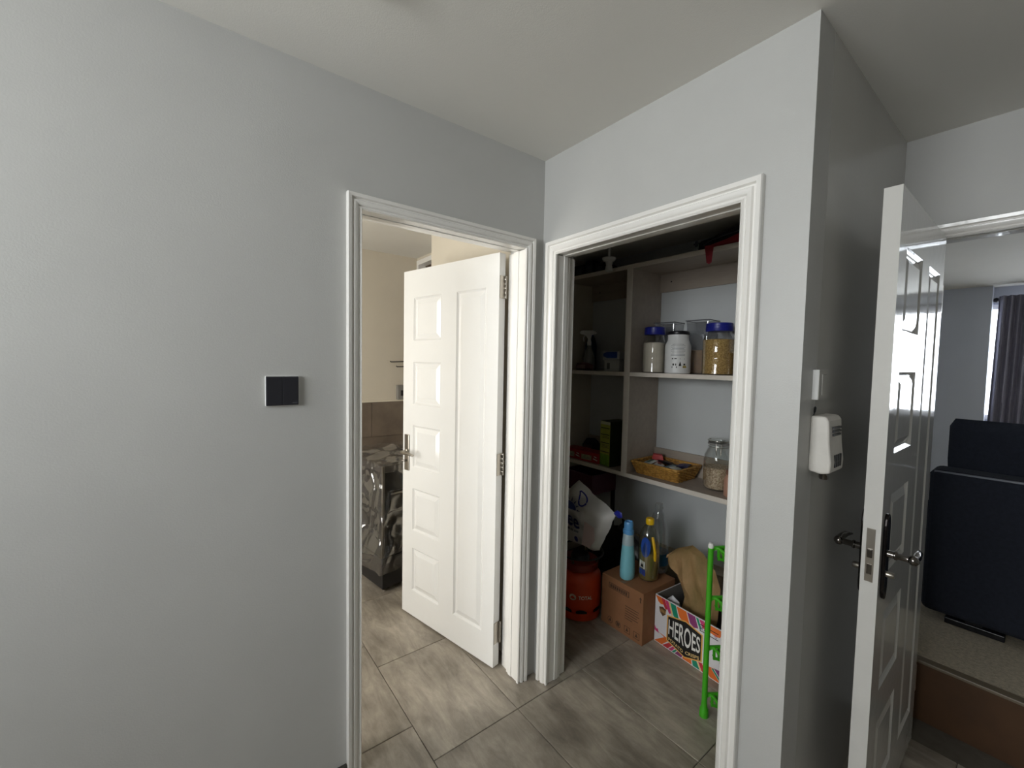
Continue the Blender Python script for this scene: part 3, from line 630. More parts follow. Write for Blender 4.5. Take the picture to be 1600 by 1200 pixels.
t = thing('oat_jar', 'clip-top glass jar half full of rolled oats', 'jar', (1.165, -.300, Z1))
b = MB(); b.lathe([(.062,0),(.074,.008),(.080,.03),(.081,.17),(.076,.205),(.062,.238),(.052,.252),(.052,.268)], 40); b.build('body', M_glass, t, smooth=50)
b = MB(); b.lathe([(.060,.006),(.072,.012),(.077,.03),(.078,.135),(.05,.139),(.0001,.141)], 36); b.build('contents', M_oats, t, smooth=35)
b = MB(); b.lathe([(.056,.276),(.060,.282),(.060,.296),(.055,.304),(.0001,.308)], 36); b.build('glass_lid', M_glass, t, smooth=40)
b = MB(); b.lathe([(.054,.266),(.060,.268),(.060,.277),(.054,.279)], 36); b.build('rubber_seal', mat('seal_grey', (140, 138, 134), .6), t, smooth=40)
b = MB(); n = 36
b.tube([(.0565*math.cos(2*PI*k/n), .0565*math.sin(2*PI*k/n), .256) for k in range(n)], .0018, 6, closed=True)
b.tube([(.062*math.cos(2*PI*k/n), .062*math.sin(2*PI*k/n), .292) for k in range(n)], .0018, 6, closed=True)
ca, sa = math.cos(PI+.45), math.sin(PI+.45)
for s_ in (-.016, .016):
    ox, oy = -sa*s_, ca*s_
    b.tube([(ca*.06+ox, sa*.06+oy, .256), (ca*.068+ox, sa*.068+oy, .24), (ca*.079+ox*.7, sa*.079+oy*.7, .215), (ca*.07+ox*.8, sa*.07+oy*.8, .262), (ca*.063+ox, sa*.063+oy, .292)], .0018, 6)
b.build('wire_clip', M_steel, t, smooth=60)
t = thing('pink_jar', 'pinkish jar mostly hidden behind the pantry door frame', 'jar', (1.085, -.425, Z1))
b = MB(); b.lathe([(.040,0),(.045,.006),(.045,.10),(.036,.118),(.034,.13)], 26); b.build('body', mat('pink_jar', (196, 150, 128), .4), t, smooth=40)
b = MB(); b.lathe([(.038,.126),(.038,.148),(.034,.152),(.0001,.152)], 24); b.build('lid', mat('pink_jar_lid', (150, 110, 90), .4), t, smooth=40)

# ------------------------------------------------------------------ top shelf
ZT = 2.1985
t = thing('tool_bag', 'black zipped tool bag on the top shelf', 'bag', (1.12, -.30, ZT))
b = MB(); b.inflate([(-.26,.0),(.14,.0),(.155,.03),(.15,.075),(.06,.085),(-.03,.118),(-.12,.135),(-.22,.12),(-.27,.07)], .09, lambda u, v, d: (d, u, v), 6, .008); b.build('body', M_darkcloth, t, smooth=60)
b = MB(); f = lambda u, v, d: (d, u, v); b.prism([(.105,.03),(.125,.03),(.125,.062),(.105,.062)], -.0935, -.0925, f); b.prism([(.098,.040),(.132,.040),(.132,.051),(.098,.051)], -.0937, -.0927, f); b.build('badge', mat('badge_grey', (74, 78, 92), .5), t)
b = MB(); b.tube([(-.085,.08,.03),(-.095,.02,.05),(-.095,-.05,.06),(-.09,-.12,.07)], .003, 6); b.build('zip', mat('zip_grey', (60, 62, 70), .4), t, smooth=60)
t = thing('red_cloth', 'dark red knitted cloth hanging over the top shelf edge', 'cloth', (1.0, -.30, ZT))
b = MB(); pts = [(-.16,.012),(-.04,.004),(.0,-.006),(.012,-.05),(.010,-.082)]
prof = [(-.13,.02,.05),(-.06,.015,.045),(.0,.012,.040),(.03,.006,.034)]
b.inflate([(.045,.004),(.02,.022),(-.06,.035),(-.16,.062),(-.17,.030),(-.16,.004)], .02, lambda u, v, d: (d+.02, u, v), 4, .004)
b.inflate([(.045,.012),(.038,-.03),(.030,-.085),(.014,-.094),(.0,-.085),(-.004,-.03),(-.01,.012)], .010, lambda u, v, d: (d-.012, u, v), 5, .003)
b.build('cloth_folds', M_redcloth, t, smooth=60)
for k, (y, wd_, hh, lb) in enumerate(((.80,.05,.10,'black box at the left end of the top shelf'), (.70,.04,.115,'second black box from the left on the top shelf'), (.605,.04,.085,'third dark box on the top shelf, nearest the lamp holder'))):
    t = thing('dark_box', lb, 'box', (1.17, y, ZT), .06*k, group='dark boxes on the top shelf')
    b = MB(); b.box((-.09,-wd_,0),(.09,wd_,hh)); b.build('carton', mat('dark_carton', (34, 36, 42), .6), t, bevel=.003)
    b = MB(); b.box((-.0912,-wd_*.6,hh*.3),(-.0902,wd_*.5,hh*.7)); b.build('label', mat('dark_box_label', (62, 66, 74), .6), t)

# ------------------------------------------------------------------ pantry floor
t = thing('gas_cylinder', 'red-orange gas cylinder with white lettering beside the cardboard box', 'gas cylinder', (.572, .238, 0))
R = .132
b = MB(); b.lathe([(R-.01,.0),(R-.004,.004),(R-.004,.045),(R-.012,.050),(R-.012,.068),(R,.074),(R+.001,.09),(R+.001,.225),(R-.004,.250),(R-.03,.278),(R-.06,.29),(.0001,.294)], 44); b.build('body', M_orange, t, smooth=35)
for a in (-.30, .42, 1.3, -1.2, 2.4, 3.4):
    f = lambda u, v, d: ((-(R-.003)-d)*math.cos(a+.45+u/R), (-(R-.003)-d)*math.sin(a+.45+u/R), v)
    n = 8; top = [(-.034+.068*i/n, .060+.010*math.sin(PI*i/n)) for i in range(n+1)]; botm = [(-.034+.068*i/n, .050) for i in range(n, -1, -1)]
    b = MB(); b.prism(top+botm, -.002, .001, f); b.build('foot_slot', M_black, t)
b = MB(); b.lathe([(R-.025,.288),(R-.02,.292),(R-.02,.330),(R-.026,.334)], 36); b.build('collar', mat('dark_red_collar', (120, 34, 22), .4), t, smooth=35)
aL = .56
cyl = lambda x, y: ((-R-.0018)*math.cos(aL+x/R), (-R-.0018)*math.sin(aL+x/R), .148+y)
text_on('lettering', 'TOTAL', .021, .082, M_inkw, t, lambda x, y: cyl(x+.062, y))
b = MB(); n = 20
for (r_, dx, dy, mi) in ((.021, 0, 0, 0),):
    vs = [cyl(-.013+dx+r_*math.cos(2*PI*i/n), dy+r_*.92*math.sin(2*PI*i/n)) for i in range(n)]; b.add(vs, [tuple(range(n))], 0)
b.build('round_emblem', mat('emblem', (214, 196, 180), .6), t)
b = MB(); cy2 = lambda x, y: ((-R-.0024)*math.cos(aL+x/R), (-R-.0024)*math.sin(aL+x/R), .148+y)
b.add([cy2(-.028+.028*i/6, .012*math.sin(PI*i/6)-.004) for i in range(7)]+[cy2(0-.028*i/6, -.006-.004*math.sin(PI*i/6)) for i in range(7)], [tuple(range(14))]); b.build('emblem_swoosh', M_orange, t)
t = thing('burner_stand', 'black pan support ring on top of the gas cylinder', 'burner', (.572, .238, .334))
n = 36
b = MB(); b.tube([(.138*math.cos(2*PI*k/n), .138*math.sin(2*PI*k/n), .045) for k in range(n)], .006, 8, closed=True); b.build('ring', M_black, t, smooth=60)
b = MB(); b.lathe([(.055,.0),(.06,.01),(.05,.03),(.0001,.032)], 24); b.build('burner_head', M_black, t, smooth=40)
for k in range(4):
    a = .35+k*PI/2; b = MB(); b.tube([(.106*math.cos(a),.106*math.sin(a),.002),(.112*math.cos(a),.112*math.sin(a),.02),(.138*math.cos(a),.138*math.sin(a),.043)], [.007,.007,.006], 8); b.build('bracket', mat('dull_metal', (96, 90, 80), .4, .8), t, smooth=60)

t = thing('shopping_bag', 'white woven shopping bag with blue handles slumped on the gas cylinder', 'bag', (.60, .20, .395), .0)
bo = [(.20,.285),(.107,.372),(.036,.353),(-.002,.323),(-.10,.300),(-.205,.262),(-.215,.245),(-.165,.13),(-.125,.06),(-.10,.0),(-.055,-.022),(.0,-.018),(.09,-.03),(.20,-.04),(.235,.12)]
def dense(poly, k=3):
    out = []
    for i, p in enumerate(poly):
        q = poly[(i+1) % len(poly)]
        for j in range(k): out.append((p[0]+(q[0]-p[0])*j/k, p[1]+(q[1]-p[1])*j/k))
    return out
b = MB(); b.inflate([(u, v+.03) for u, v in dense(bo)], .075, lambda u, v, d: (-d+u*.10+.004*math.sin(u*41+v*23)+.005*math.sin(v*57-u*19), u, v), 9, .004); bag = b.build('bag_body', M_bagw, t, smooth=70)
# rays and lettering printed on the front
BX = lambda u, v: (-.084+u*.10+.004*math.sin(u*41+(v+.03)*23)+.005*math.sin((v+.03)*57-u*19), u, v+.03)
def decal(name, polys, mtl, dx=0):
    b = MB()
    for pl in polys: b.add([(BX(u, v)[0]-dx, u, BX(u, v)[2]) for u, v in pl], [tuple(range(len(pl)))])
    return b.build(name, mtl, t)
cx, cz = .085, .215; n = 16
decal('sun_print', [[(cx+.052*math.cos(PI*i/n), cz+.05*math.sin(PI*i/n)) for i in range(n+1)]], mat('sun_blue', (44, 60, 120), .6), .010)
rays = []
for i in range(9):
    a = PI*(.03+.94*i/8); c_, s_ = math.cos(a), math.sin(a); wv = .0045
    rays.append([(cx+.062*c_-wv*s_, cz+.058*s_+wv*c_), (cx+.062*c_+wv*s_, cz+.058*s_-wv*c_), (cx+.098*c_, cz+.092*s_)])
decal('sun_rays', rays, M_navy, .011)
BT = lambda u0, v0, dx: (lambda x, y: (BX(u0-x, v0+y)[0]-dx, u0-x, BX(u0-x, v0+y)[2]))
text_on('large_letters', 'kee', .090, .185, M_navy, t, BT(.085, .155, .006), .02)
decal('slogan_marks', [[(u0, .086), (u0-wd_, .086), (u0-wd_, .098), (u0, .098)] for u0, wd_ in ((.155,.03),(.118,.042),(.070,.024),(.040,.034))], M_grey, .004)
decal('round_mark', [[(.02+.016*math.cos(2*PI*i/n), .045+.018*math.sin(2*PI*i/n)) for i in range(n)]], M_navy, .004)
decal('pink_panel', [[(-.045,.175),(-.125,.165),(-.135,.09),(-.10,.035),(-.03,.03)]], M_bagp, .0015)
b = MB(); b.tube([(-.080+.012*math.cos(a_*2), -.012+.030*math.cos(a_)*(1-.35*math.sin(a_)), .335+.045*math.sin(a_)) for a_ in [PI*.5+2*PI*i/28 for i in range(27)]], .0045, 7); b.build('handle_loop', M_blue, t, smooth=60)
b = MB(); b.inflate([(-.198,.285),(-.235,.268),(-.262,.280),(-.258,.305),(-.225,.312)], .009, lambda u, v, d: (-.02+d, u, v), 4, .002); b.build('handle_end', M_blue, t, smooth=60)
t = thing('black_sack', 'black plastic sack slumped behind the shopping bag', 'sack', (1.05, .275, 0))
b = MB(); b.inflate(dense([(-.20,0),(.24,0),(.27,.2),(.22,.42),(.05,.50),(-.08,.46),(-.19,.36),(-.24,.18)], 2), .13, lambda u, v, d: (d, u, v*.80), 7, .02); b.build('sack_body', mat('black_poly', (22, 22, 28), .35, bump=.4, bscale=14), t, smooth=70)
b = MB(); b.tube([(0,.02,.385),(0,.01,.415),(.01,.0,.435),(.02,.03,.445)], [.03,.016,.020,.006], 9); b.build('tied_neck', M_black, t, smooth=60)
t = thing('maroon_crate', 'dark maroon crate on legs in the corner under the bottom shelf', 'crate', (1.17, .71, 0))
b = MB(); b.box((-.14,-.15,.55),(.14,.15,.57)); b.box((-.14,-.15,.57),(-.13,.15,.70)); b.box((.13,-.15,.57),(.14,.15,.70)); b.box((-.13,-.15,.57),(.13,-.14,.70)); b.box((-.13,.14,.57),(.13,.15,.70)); b.build('tray', mat('maroon_plastic', (84, 26, 44), .45), t, bevel=.003)
for sx_ in (-.125, .125):
    for sy_ in (-.135, .135): q = MB(); q.box((sx_-.012,sy_-.012,0),(sx_+.012,sy_+.012,.55)); q.build('leg', M_black, t, bevel=.002)

t = thing('cardboard_box', 'sealed brown cardboard box printed with handling symbols', 'box', (.60, -.060, 0), math.radians(-1.0))
b = MB(); b.box((0,-.145,0),(.30,.145,.293)); b.build('carton', M_card, t, bevel=.003)
b = MB(); b.box((-.0,-.012,.2932),(.30,.012,.2940)); b.build('tape_strip', mat('tape', (140, 104, 70), .3), t)
cf = lambda u, v, d: (-d, u, v)
q = MB()
for a_, c_ in (((.092,.228),(-.052,.231)), ((.092,.257),(-.052,.260)), ((.092,.231),(.088,.257)), ((-.048,.231),(-.052,.257))): q.prism([a_, (c_[0],a_[1]), c_, (a_[0],c_[1])], .0004, .0010, cf)
nm = q.build('name_panel', M_cardd, t)
for k in range(8):   # faded, unreadable block lettering
    u = .082-.0155*k; q = MB(); q.prism([(u,.234),(u-.012,.234),(u-.012,.254),(u-.007,.254),(u-.007,.246),(u-.004,.254),(u,.254)], .0004, .0009, cf); q.build('faded_character', M_cardd, nm)
for k, y in enumerate((.075, .018, -.045, -.108)):
    q = MB(); n = 18; r0, r1 = .019, .016
    ring = [(y+r0*math.cos(2*PI*i/n), .040+r0*math.sin(2*PI*i/n)) for i in range(n)]; rin = [(y+r1*math.cos(2*PI*i/n), .040+r1*math.sin(2*PI*i/n)) for i in range(n)]
    if k < 2: q.add([(-.0008,u,v) for u, v in ring]+[(-.0008,u,v) for u, v in rin], [(i, (i+1)%n, n+(i+1)%n, n+i) for i in range(n)])
    else: 
        for a_, c_ in (((y-.02,.022),(y+.02,.025)), ((y-.02,.057),(y+.02,.060)), ((y-.02,.025),(y-.017,.057)), ((y+.017,.025),(y+.02,.057))): q.add([(-.0008,a_[0],a_[1]),(-.0008,c_[0],a_[1]),(-.0008,c_[0],c_[1]),(-.0008,a_[0],c_[1])], [(0,1,2,3)])
    tri = [(y,.054),(y-.010,.032),(y+.010,.032)] if k != 1 else [(y-.012,.05),(y+.012,.053),(y+.010,.030),(y-.008,.028)]
    q.add([(-.0009,u,v) for u, v in tri], [tuple(range(len(tri)))]); q.build('handling_symbol', M_cardd, t)
for k in range(6):
    q = MB(); ww = (.09,.085,.095,.08,.088,.05)[k]; q.add([(-.0008,-.028,.172-.014*k),(-.0008,-.028-ww,.172-.014*k),(-.0008,-.028-ww,.176-.014*k),(-.0008,-.028,.176-.014*k)], [(0,1,2,3)]); q.build('text_line', M_cardd, t)
q = MB(); q.add([(-.0008,-.125,.235),(-.0008,-.131,.235),(-.0008,-.131,.255),(-.0008,-.125,.255)], [(0,1,2,3)]); q.add([(-.0008,-.119,.255),(-.0008,-.137,.255),(-.0008,-.128,.268)], [(0,1,2)]); q.build('up_arrow', M_cardd, t)

# crisps box
t = thing('crisps_box', 'open white crisps box with bright stripes and black logo', 'box', (.703, -.211, 0), math.radians(-94.4)+PI/2)
# local: front face x=0, y runs 0 .. -0.46, box goes back along +x
HB, WB, DB = .266, .46, .29
b = MB(); tk = .004
b.box((0,-WB,0),(tk,0,HB)); b.box((DB-tk,-WB,0),(DB,0,HB)); b.box((tk,-tk,0),(DB-tk,0,HB)); b.box((tk,-WB,0),(DB-tk,-WB+tk,HB)); b.box((tk,-WB+tk,0),(DB-tk,-tk,tk))
b.build('carton', [mat('crisps_white', (222, 220, 222), .55)], t)
q = MB(); q.box((tk,-WB+tk,tk),(tk+.0015,-tk,HB-.002)); q.box((DB-tk-.0015,-WB+tk,tk),(DB-tk,-tk,HB-.002)); q.box((tk,-tk-.0015,tk),(DB-tk,-tk,HB-.002)); q.build('grey_lining', mat('grey_board', (120, 116, 112), .8), t)
cols = dict(o=(226,112,44), r=(196,52,62), g=(24,140,108), p=(138,58,112), y=(236,200,120), m=(202,62,118))
CM = {k: mat('stripe_'+k, v, .5) for k, v in cols.items()}
def front(name, polys, mtl, lift):
    b = MB()
    for pl in polys: b.add([(-lift, -u, v) for u, v in pl], [tuple(range(len(pl)))])
    return b.build(name, mtl, t)
def band(edges, top):
    """slanted colour wedges fanning out along the top or bottom edge of the front"""
    for c_, a_, d_, ht in edges:
        fan = lambda u: u+(.215-u)*.30
        if top: z0, z1 = HB-.004, HB-.004-ht
        else: z0, z1 = .004, .004+ht
        jag = (z1-z0)*.16
        pl = [(a_, z0), (d_, z0), (fan(d_) if not top else d_+.020*(1 if d_ < .28 else -.6), z1), ((a_+d_)/2+(.018 if top and d_ < .28 else 0), z1+jag), (fan(a_) if not top else a_+.020*(1 if a_ < .28 else -.6), z1-jag*.4)]
        front('stripe', [[(min(max(u, .001), WB-.002), v) for u, v in pl]], CM[c_], .0006)
band([('o',.0,.036,.032),('r',.038,.060,.046),('m',.062,.082,.056),('y',.083,.092,.060),('g',.094,.128,.062),('o',.132,.190,.054),('p',.194,.240,.052),('g',.244,.258,.046),('m',.262,.290,.040),('r',.292,.312,.036),('o',.318,.385,.036),('p',.39,.42,.040),('g',.424,.456,.05)], True)
band([('o',.0,.050,.052),('r',.053,.088,.044),('m',.091,.112,.040),('g',.114,.128,.034),('p',.132,.172,.034),('o',.176,.232,.030),('g',.238,.276,.034),('y',.278,.286,.036),('r',.288,.318,.040),('y',.320,.326,.04),('o',.330,.385,.048),('g',.388,.402,.052),('p',.406,.456,.06)], False)
front('stripe', [[(.001,.062),(.03,.056),(.022,.078),(.012,.074),(.001,.09)]], CM['m'], .0007)
lg = [(.078,.186),(.190,.212),(.286,.190),(.286,.050),(.190,.014),(.078,.046)]
def grow(pl, k):
    cu = sum(p[0] for p in pl)/len(pl); cv = sum(p[1] for p in pl)/len(pl); return [(cu+(u-cu)*k, cv+(v-cv)*k) for u, v in pl]
front('logo_gold', [grow(lg, 1.0)], mat('logo_gold', (232, 176, 92), .45), .0010)
front('logo_black', [grow(lg, .93)], M_ink, .0014)
front('crest', [[(.026,.207),(.050,.216),(.072,.207),(.068,.180),(.050,.164),(.032,.180)]], mat('crest_brown', (92, 66, 44), .5), .0010)
front('crest_strokes', [[(.036+.009*k, .184), (.040+.009*k, .182), (.041+.009*k, .200), (.037+.009*k, .201)] for k in range(4)], mat('crest_gold', (206, 160, 92), .5), .0014)
def hero(x, y):
    k = 1.12-.30*abs(x)/.09
    return (-.0018, -(.182+x), .128+y*k)
M_cream_ink = mat('logo_cream', (236, 206, 140), .5)
text_on('heroes_letters', 'HEROES', .100, .184, M_inkw, t, hero, .012)
text_on('potato_letters', 'POTATO', .017, .088, M_cream_ink, t, lambda x, y: (-.0018, -(.136+x), .0525-.24*x+y), .015)
text_on('crisps_letters', 'CRISPS', .017, .078, M_cream_ink, t, lambda x, y: (-.0018, -(.232+x), .0535+.22*x+y), .015)
M_flav = mat('flavour_purple', (120, 70, 132), .5)
text_on('flavour_letters', "DI'A", .019, .036, M_flav, t, lambda x, y: (-.0012, -(.284+x), .222+y))
text_on('flavour_letters', 'O', .019, .013, M_flav, t, lambda x, y: (-.0012, -(.352+x), .222+y))
q = MB(); q.add([(-.0008,-.268,.236),(-.0008,-.365,.236),(-.0008,-.365,.240),(-.0008,-.268,.240)], [(0,1,2,3)]); q.build('flavour_rule', M_ink, t)
q = MB(); q.add([(-.0008,-.268,.205),(-.0008,-.365,.205),(-.0008,-.365,.209),(-.0008,-.268,.209)], [(0,1,2,3)]); q.build('flavour_rule', M_ink, t)

# paper bag and crumpled packet inside the crisps box
t = thing('paper_bag', 'tall brown kraft paper bag leaning in the crisps box', 'paper bag', (.86, -.32, .010), -.15)
b = MB(); b.inflate(dense([(.165,.385),(.150,.425),(.105,.468),(.010,.520),(-.06,.50),(-.135,.44),(-.175,.36),(-.175,.20),(-.15,.006),(.02,.006),(.01,.20),(.045,.29),(.10,.36)], 2), .055, lambda u, v, d: (-d*1.0+.08*(v-.2)+(.011*(2*abs(((u*.9-v*.45)*11+.2) % 1-.5)*2-1)+.006*math.sin(v*34+u*15))*min(1, abs(d)*40), u, v), 12, .003); b.build('bag_body', M_paper, t, smooth=32)
q = MB(); q.inflate([(.166,.385),(.152,.423),(.125,.44),(.135,.40)], .045, lambda u, v, d: (-d*.9+.02, u, v), 3, .003); q.build('folded_mouth', mat('kraft_light', (204, 164, 116), .75), t, smooth=50)
t = thing('crumpled_packet', 'crumpled white and grey packet inside the crisps box', 'packet', (.755, -.262, .010))
b = MB(); b.inflate(dense([(.03,0),(-.07,0),(-.085,.12),(-.06,.24),(-.02,.262),(.015,.225),(.03,.10)], 2), .035, lambda u, v, d: (d, u, v), 5, .014); b.build('packet_body', mat('packet_white', (196, 194, 196), .4, var=.25, vscale=18), t, smooth=40)
q = MB(); q.prism([(-.02,.12),(-.055,.12),(-.05,.16),(-.02,.165)], -.0385, -.0375, lambda u, v, d: (d, u, v)); q.build('label', M_grey, t)

# bottles on the cardboard box
ZB = .2942
t = thing('softener_bottle', 'tall pale blue bottle with sky blue cap on the cardboard box', 'bottle', (.672, -.040, ZB))
M_liq = mat('pale_blue_liquid_bottle', (120, 190, 206), .3, rgb2=(140, 204, 214), vscale=3)
b = MB(); b.lathe([(.038,0),(.045,.008),(.047,.04),(.045,.09),(.041,.15),(.037,.195),(.0365,.2)], 30, sx=1, sy=.86); b.build('body', M_liq, t, smooth=40)
b = MB(); b.lathe([(.0365,.2),(.034,.23),(.031,.262),(.028,.268)], 30, sy=.9); b.build('clear_neck', mat('pale_neck', (172, 190, 196), .3), t, smooth=40)
b = MB(); b.lathe([(.030,.262),(.031,.268),(.031,.285),(.026,.29),(.026,.325),(.022,.334),(.018,.332),(.016,.326),(.0001,.326)], 26); b.build('cap', mat('sky_blue_cap', (92, 156, 210), .35), t, smooth=40)
t = thing('dish_soap_bottle', 'clear bottle with yellow cap and yellow loop handle, blue label', 'bottle', (.765, -.118, ZB))
M_oil = clear_mat('yellow_liquid', (.80, .74, .42), .06, .5, .06)
b = MB(); b.lathe([(.046,0),(.058,.008),(.063,.05),(.063,.17),(.061,.23),(.054,.272),(.038,.303),(.022,.320),(.019,.33)], 32, sy=.92); b.build('body', clear_mat('bottle_clear_tint', (.86,.87,.80), .06, .6, .05), t, smooth=45)
b = MB(); b.lathe([(.043,.004),(.055,.012),(.058,.05),(.058,.165),(.0001,.166)], 30, sy=.92); b.build('liquid', mat('amber_liquid', (132, 118, 74), .15), t, smooth=45)
b = MB(); b.lathe([(.022,.322),(.0235,.326),(.0235,.350),(.020,.356),(.0001,.357)], 22); b.build('cap', mat('cap_yellow', (236, 190, 24), .35), t, smooth=40)
b = MB(); q = []
for k in range(9):
    a_ = .60+.25+.25*(1-k/8); rr = .068+.010*math.sin(PI*k/8)-.014*max(0, k/8-.6); q.append((-rr*math.cos(a_), -rr*math.sin(a_), .135+.135*k/8))
b.tube(q, [.006]+[.0085]*7+[.007], 8); b.build('handle', mat('handle_yellow', (232, 184, 30), .35), t, smooth=60)
def bottle_label(name, pts, mtl, dr):
    b = MB(); b.add([(-(.0625+dr)*math.cos(.60+u/.062), -(.0625+dr)*.92*math.sin(.60+u/.062), v) for u, v in pts], [tuple(range(len(pts)))]); b.build(name, mtl, t)
n = 18
bottle_label('blue_label', [(-.020+.030*math.cos(2*PI*i/n), .205+.058*math.sin(2*PI*i/n)) for i in range(n)], mat('label_blue', (32, 72, 156), .35), .001)
bottle_label('white_label', [(-.056,.082),(-.020,.076),(-.020,.118),(-.056,.124)], mat('label_white', (222, 222, 222), .4), .0015)
bottle_label('label_mark', [(-.048,.088),(-.028,.086),(-.032,.11),(-.038,.098),(-.044,.112)], M_ink, .0022)
bottle_label('lower_label', [(-.054,.045),(-.018,.036),(-.018,.072),(-.056,.076)], mat('label_blue2', (40, 70, 168), .35), .001)
t = thing('refill_bottle', 'empty clear capless bottle behind the yellow-capped bottle', 'bottle', (.897, -.088, ZB))
b = MB(); b.lathe([(.050,0),(.060,.008),(.063,.06),(.060,.22),(.050,.29),(.032,.345),(.022,.362),(.022,.378),(.025,.380),(.025,.386),(.021,.388),(.021,.408)], 32); b.build('body', clear_mat('bottle_clear', (.84,.86,.87), .08, .6, .06, milky=.05), t, smooth=45)
b = MB(); b.lathe([(.0635,.05),(.0632,.12)], 32); b.build('blue_band_label', mat('band_teal', (30, 84, 116), .4), t, smooth=45)

# green rack
t = thing('vegetable_rack', 'bright green plastic tiered rack beside the pantry door frame', 'rack', (.436, -.637, 0), math.radians(-38))
for px in (0, .34):
    q = MB(); q.lathe([(.019,0),(.0175,.035),(.013,.04),(.0115,.07),(.0115,.745),(.012,.752)], 18, (px,0,0)); pole = q.build('pole', M_greenp, t, smooth=40)
    q = MB(); q.lathe([(.010,.750),(.012,.756),(.0125,.764),(.009,.773),(.0001,.776)], 16, (px,0,0)); q.build('knob', M_white2, pole, smooth=50)
for z in (.752, .532, .310, .098):
    q = MB(); h_ = .062; dp = .17
    rim_t = [(.012,0,z),(.03,-.012,z+.002),(.05,-dp,z),(.29,-dp,z),(.31,-.012,z+.002),(.328,0,z)]
    q.tube(rim_t, .006, 7); q.tube([(.328,0,z),(.17,.008,z+.004),(.012,0,z)], .006, 7)
    bk = q.build('basket_rim', M_greenp, t, smooth=50)
    q = MB(); q.box((.055,-dp+.012,z-h_-.004),(.285,-.006,z-h_)); q.build('basket_floor', M_greenp, bk)
    q = MB()
    for i in range(13):
        x0 = .05+.24*i/12; xb = .06+.22*i/12; M4 = None
        q.add([(x0-.005,-dp,z),(x0+.005,-dp,z),(xb+.005,-dp+.015,z-h_),(xb-.005,-dp+.015,z-h_),(x0-.005,-dp-.004,z),(x0+.005,-dp-.004,z),(xb+.005,-dp+.011,z-h_),(xb-.005,-dp+.011,z-h_)], [(0,1,2,3),(7,6,5,4),(0,4,5,1),(1,5,6,2),(2,6,7,3),(3,7,4,0)])
    for sx_ in (0, 1):
        for i in range(9):
            y0 = -.014-(dp-.02)*i/8; yb = -.016-(dp-.04)*i/8
            xa = (.03+.02*i/8) if not sx_ else (.31-.02*i/8); xc = .058 if not sx_ else .282
            q.add([(xa,y0-.005,z),(xa,y0+.005,z),(xc,yb+.005,z-h_),(xc,yb-.005,z-h_),(xa+.004,y0-.005,z),(xa+.004,y0+.005,z),(xc+.004,yb+.005,z-h_),(xc+.004,yb-.005,z-h_)], [(0,1,2,3),(7,6,5,4),(0,4,5,1),(1,5,6,2),(2,6,7,3),(3,7,4,0)])
    so = q.build('basket_slats', M_greenp, bk); so['kind'] = 'stuff'
    q = MB(); f = lambda u, v, d: (u, d-.004, v)
    q.prism([(.010,z+.010),(.100,z+.014),(.100,z+.004),(.024,z),(.010,z-.010)], -.004, .004, f)
    for x0 in (.030, .050, .070, .090): q.prism([(x0-.005,z+.004),(x0+.005,z+.004),(x0+.008,z-.052),(x0-.002,z-.052)], -.003, .003, f)
    q.prism([(.024,z-.034),(.034,z-.050),(.060,z-.058),(.100,z-.058),(.100,z-.050),(.060,z-.049),(.040,z-.042),(.030,z-.028)], -.004, .004, f)
    q.build('slotted_end', M_greenp, bk)

# ------------------------------------------------------------------ kitchen
sp = MB(); sp.box((-2.5,2.112,.0),(.34,2.130,.9)); 
r = thing('splashback', 'brown stone tiled splashback behind the wrapped cooker', 'splashback', (0, 0, 0))
for i in range(-2, 5):
    q = MB(); x1 = .338-.42*i if False else .338-.42*(i+2); q.box((x1-.417,2.116,.86),(x1,2.128,1.163)); q.build('tile', M_splash, r, bevel=.0015)
q = MB(); q.box((-2.5,2.112,1.165),(.338,2.129,1.180)); q.build('edge_trim', mat('cream_edge', (222, 214, 196), .4), r)
q = MB(); q.box((-2.5,2.1295,.5),(.338,2.1299,1.16)); q.build('backing', M_splash, r)
rotc = math.radians(9)
t = thing('cooker', 'black freestanding cooker standing under clear plastic', 'cooker', (-.355, 1.108, 0), rotc)
q = MB(); q.box((0,0,.030),(.52,.55,.235)); q.build('plinth_drawer', M_cooker, t, bevel=.004)
q = MB(); q.box((.004,.004,.24),(.516,.55,.80)); q.build('body', M_cooker, t, bevel=.004)
q = MB(); q.box((.03,-.006,.27),(.49,.004,.68)); dr = q.build('oven_door', mat('oven_glass', (18, 18, 22), .12), t, bevel=.004)
q = MB(); q.tube([(.06,-.004,.655),(.06,-.020,.66),(.46,-.020,.66),(.46,-.004,.655)], .007, 8); q.build('door_handle', M_steel, dr, smooth=50)
q = MB(); q.box((0,0,.80),(.52,.55,.845)); q.build('hob_top', mat('hob_grey', (84, 80, 76), .45, .3), t, bevel=.004)
for px in (.13, .39):
    for py in (.15, .40):
        q = MB(); q.lathe([(.055,.845),(.05,.858),(.0001,.860)], 20, (px,py,0)); q.build('burner', M_black, t, smooth=40)
for px in (.04, .48):
    for py in (.04, .50): q = MB(); q.lathe([(.018,0),(.018,.008),(.010,.012),(.010,.032)], 12, (px,py,0)); q.build('foot', M_steel, t, smooth=40)
q = MB(); q.box((-.002,-.002,.24),(.012,.012,.845)); q.build('corner_trim', M_steel, t)
t = thing('plastic_wrap', 'crinkled clear plastic film wrapped over the black cooker', 'plastic film', (-.355, 1.108, 0), rotc)
q = MB(); NU, NV = 240, 60
per = [(-.018,-.034),(.538,-.034),(.538,.565),(-.018,.565)]; pp = dense(per, NU//4); rnd = random.Random(3)
rows = []
import mathutils
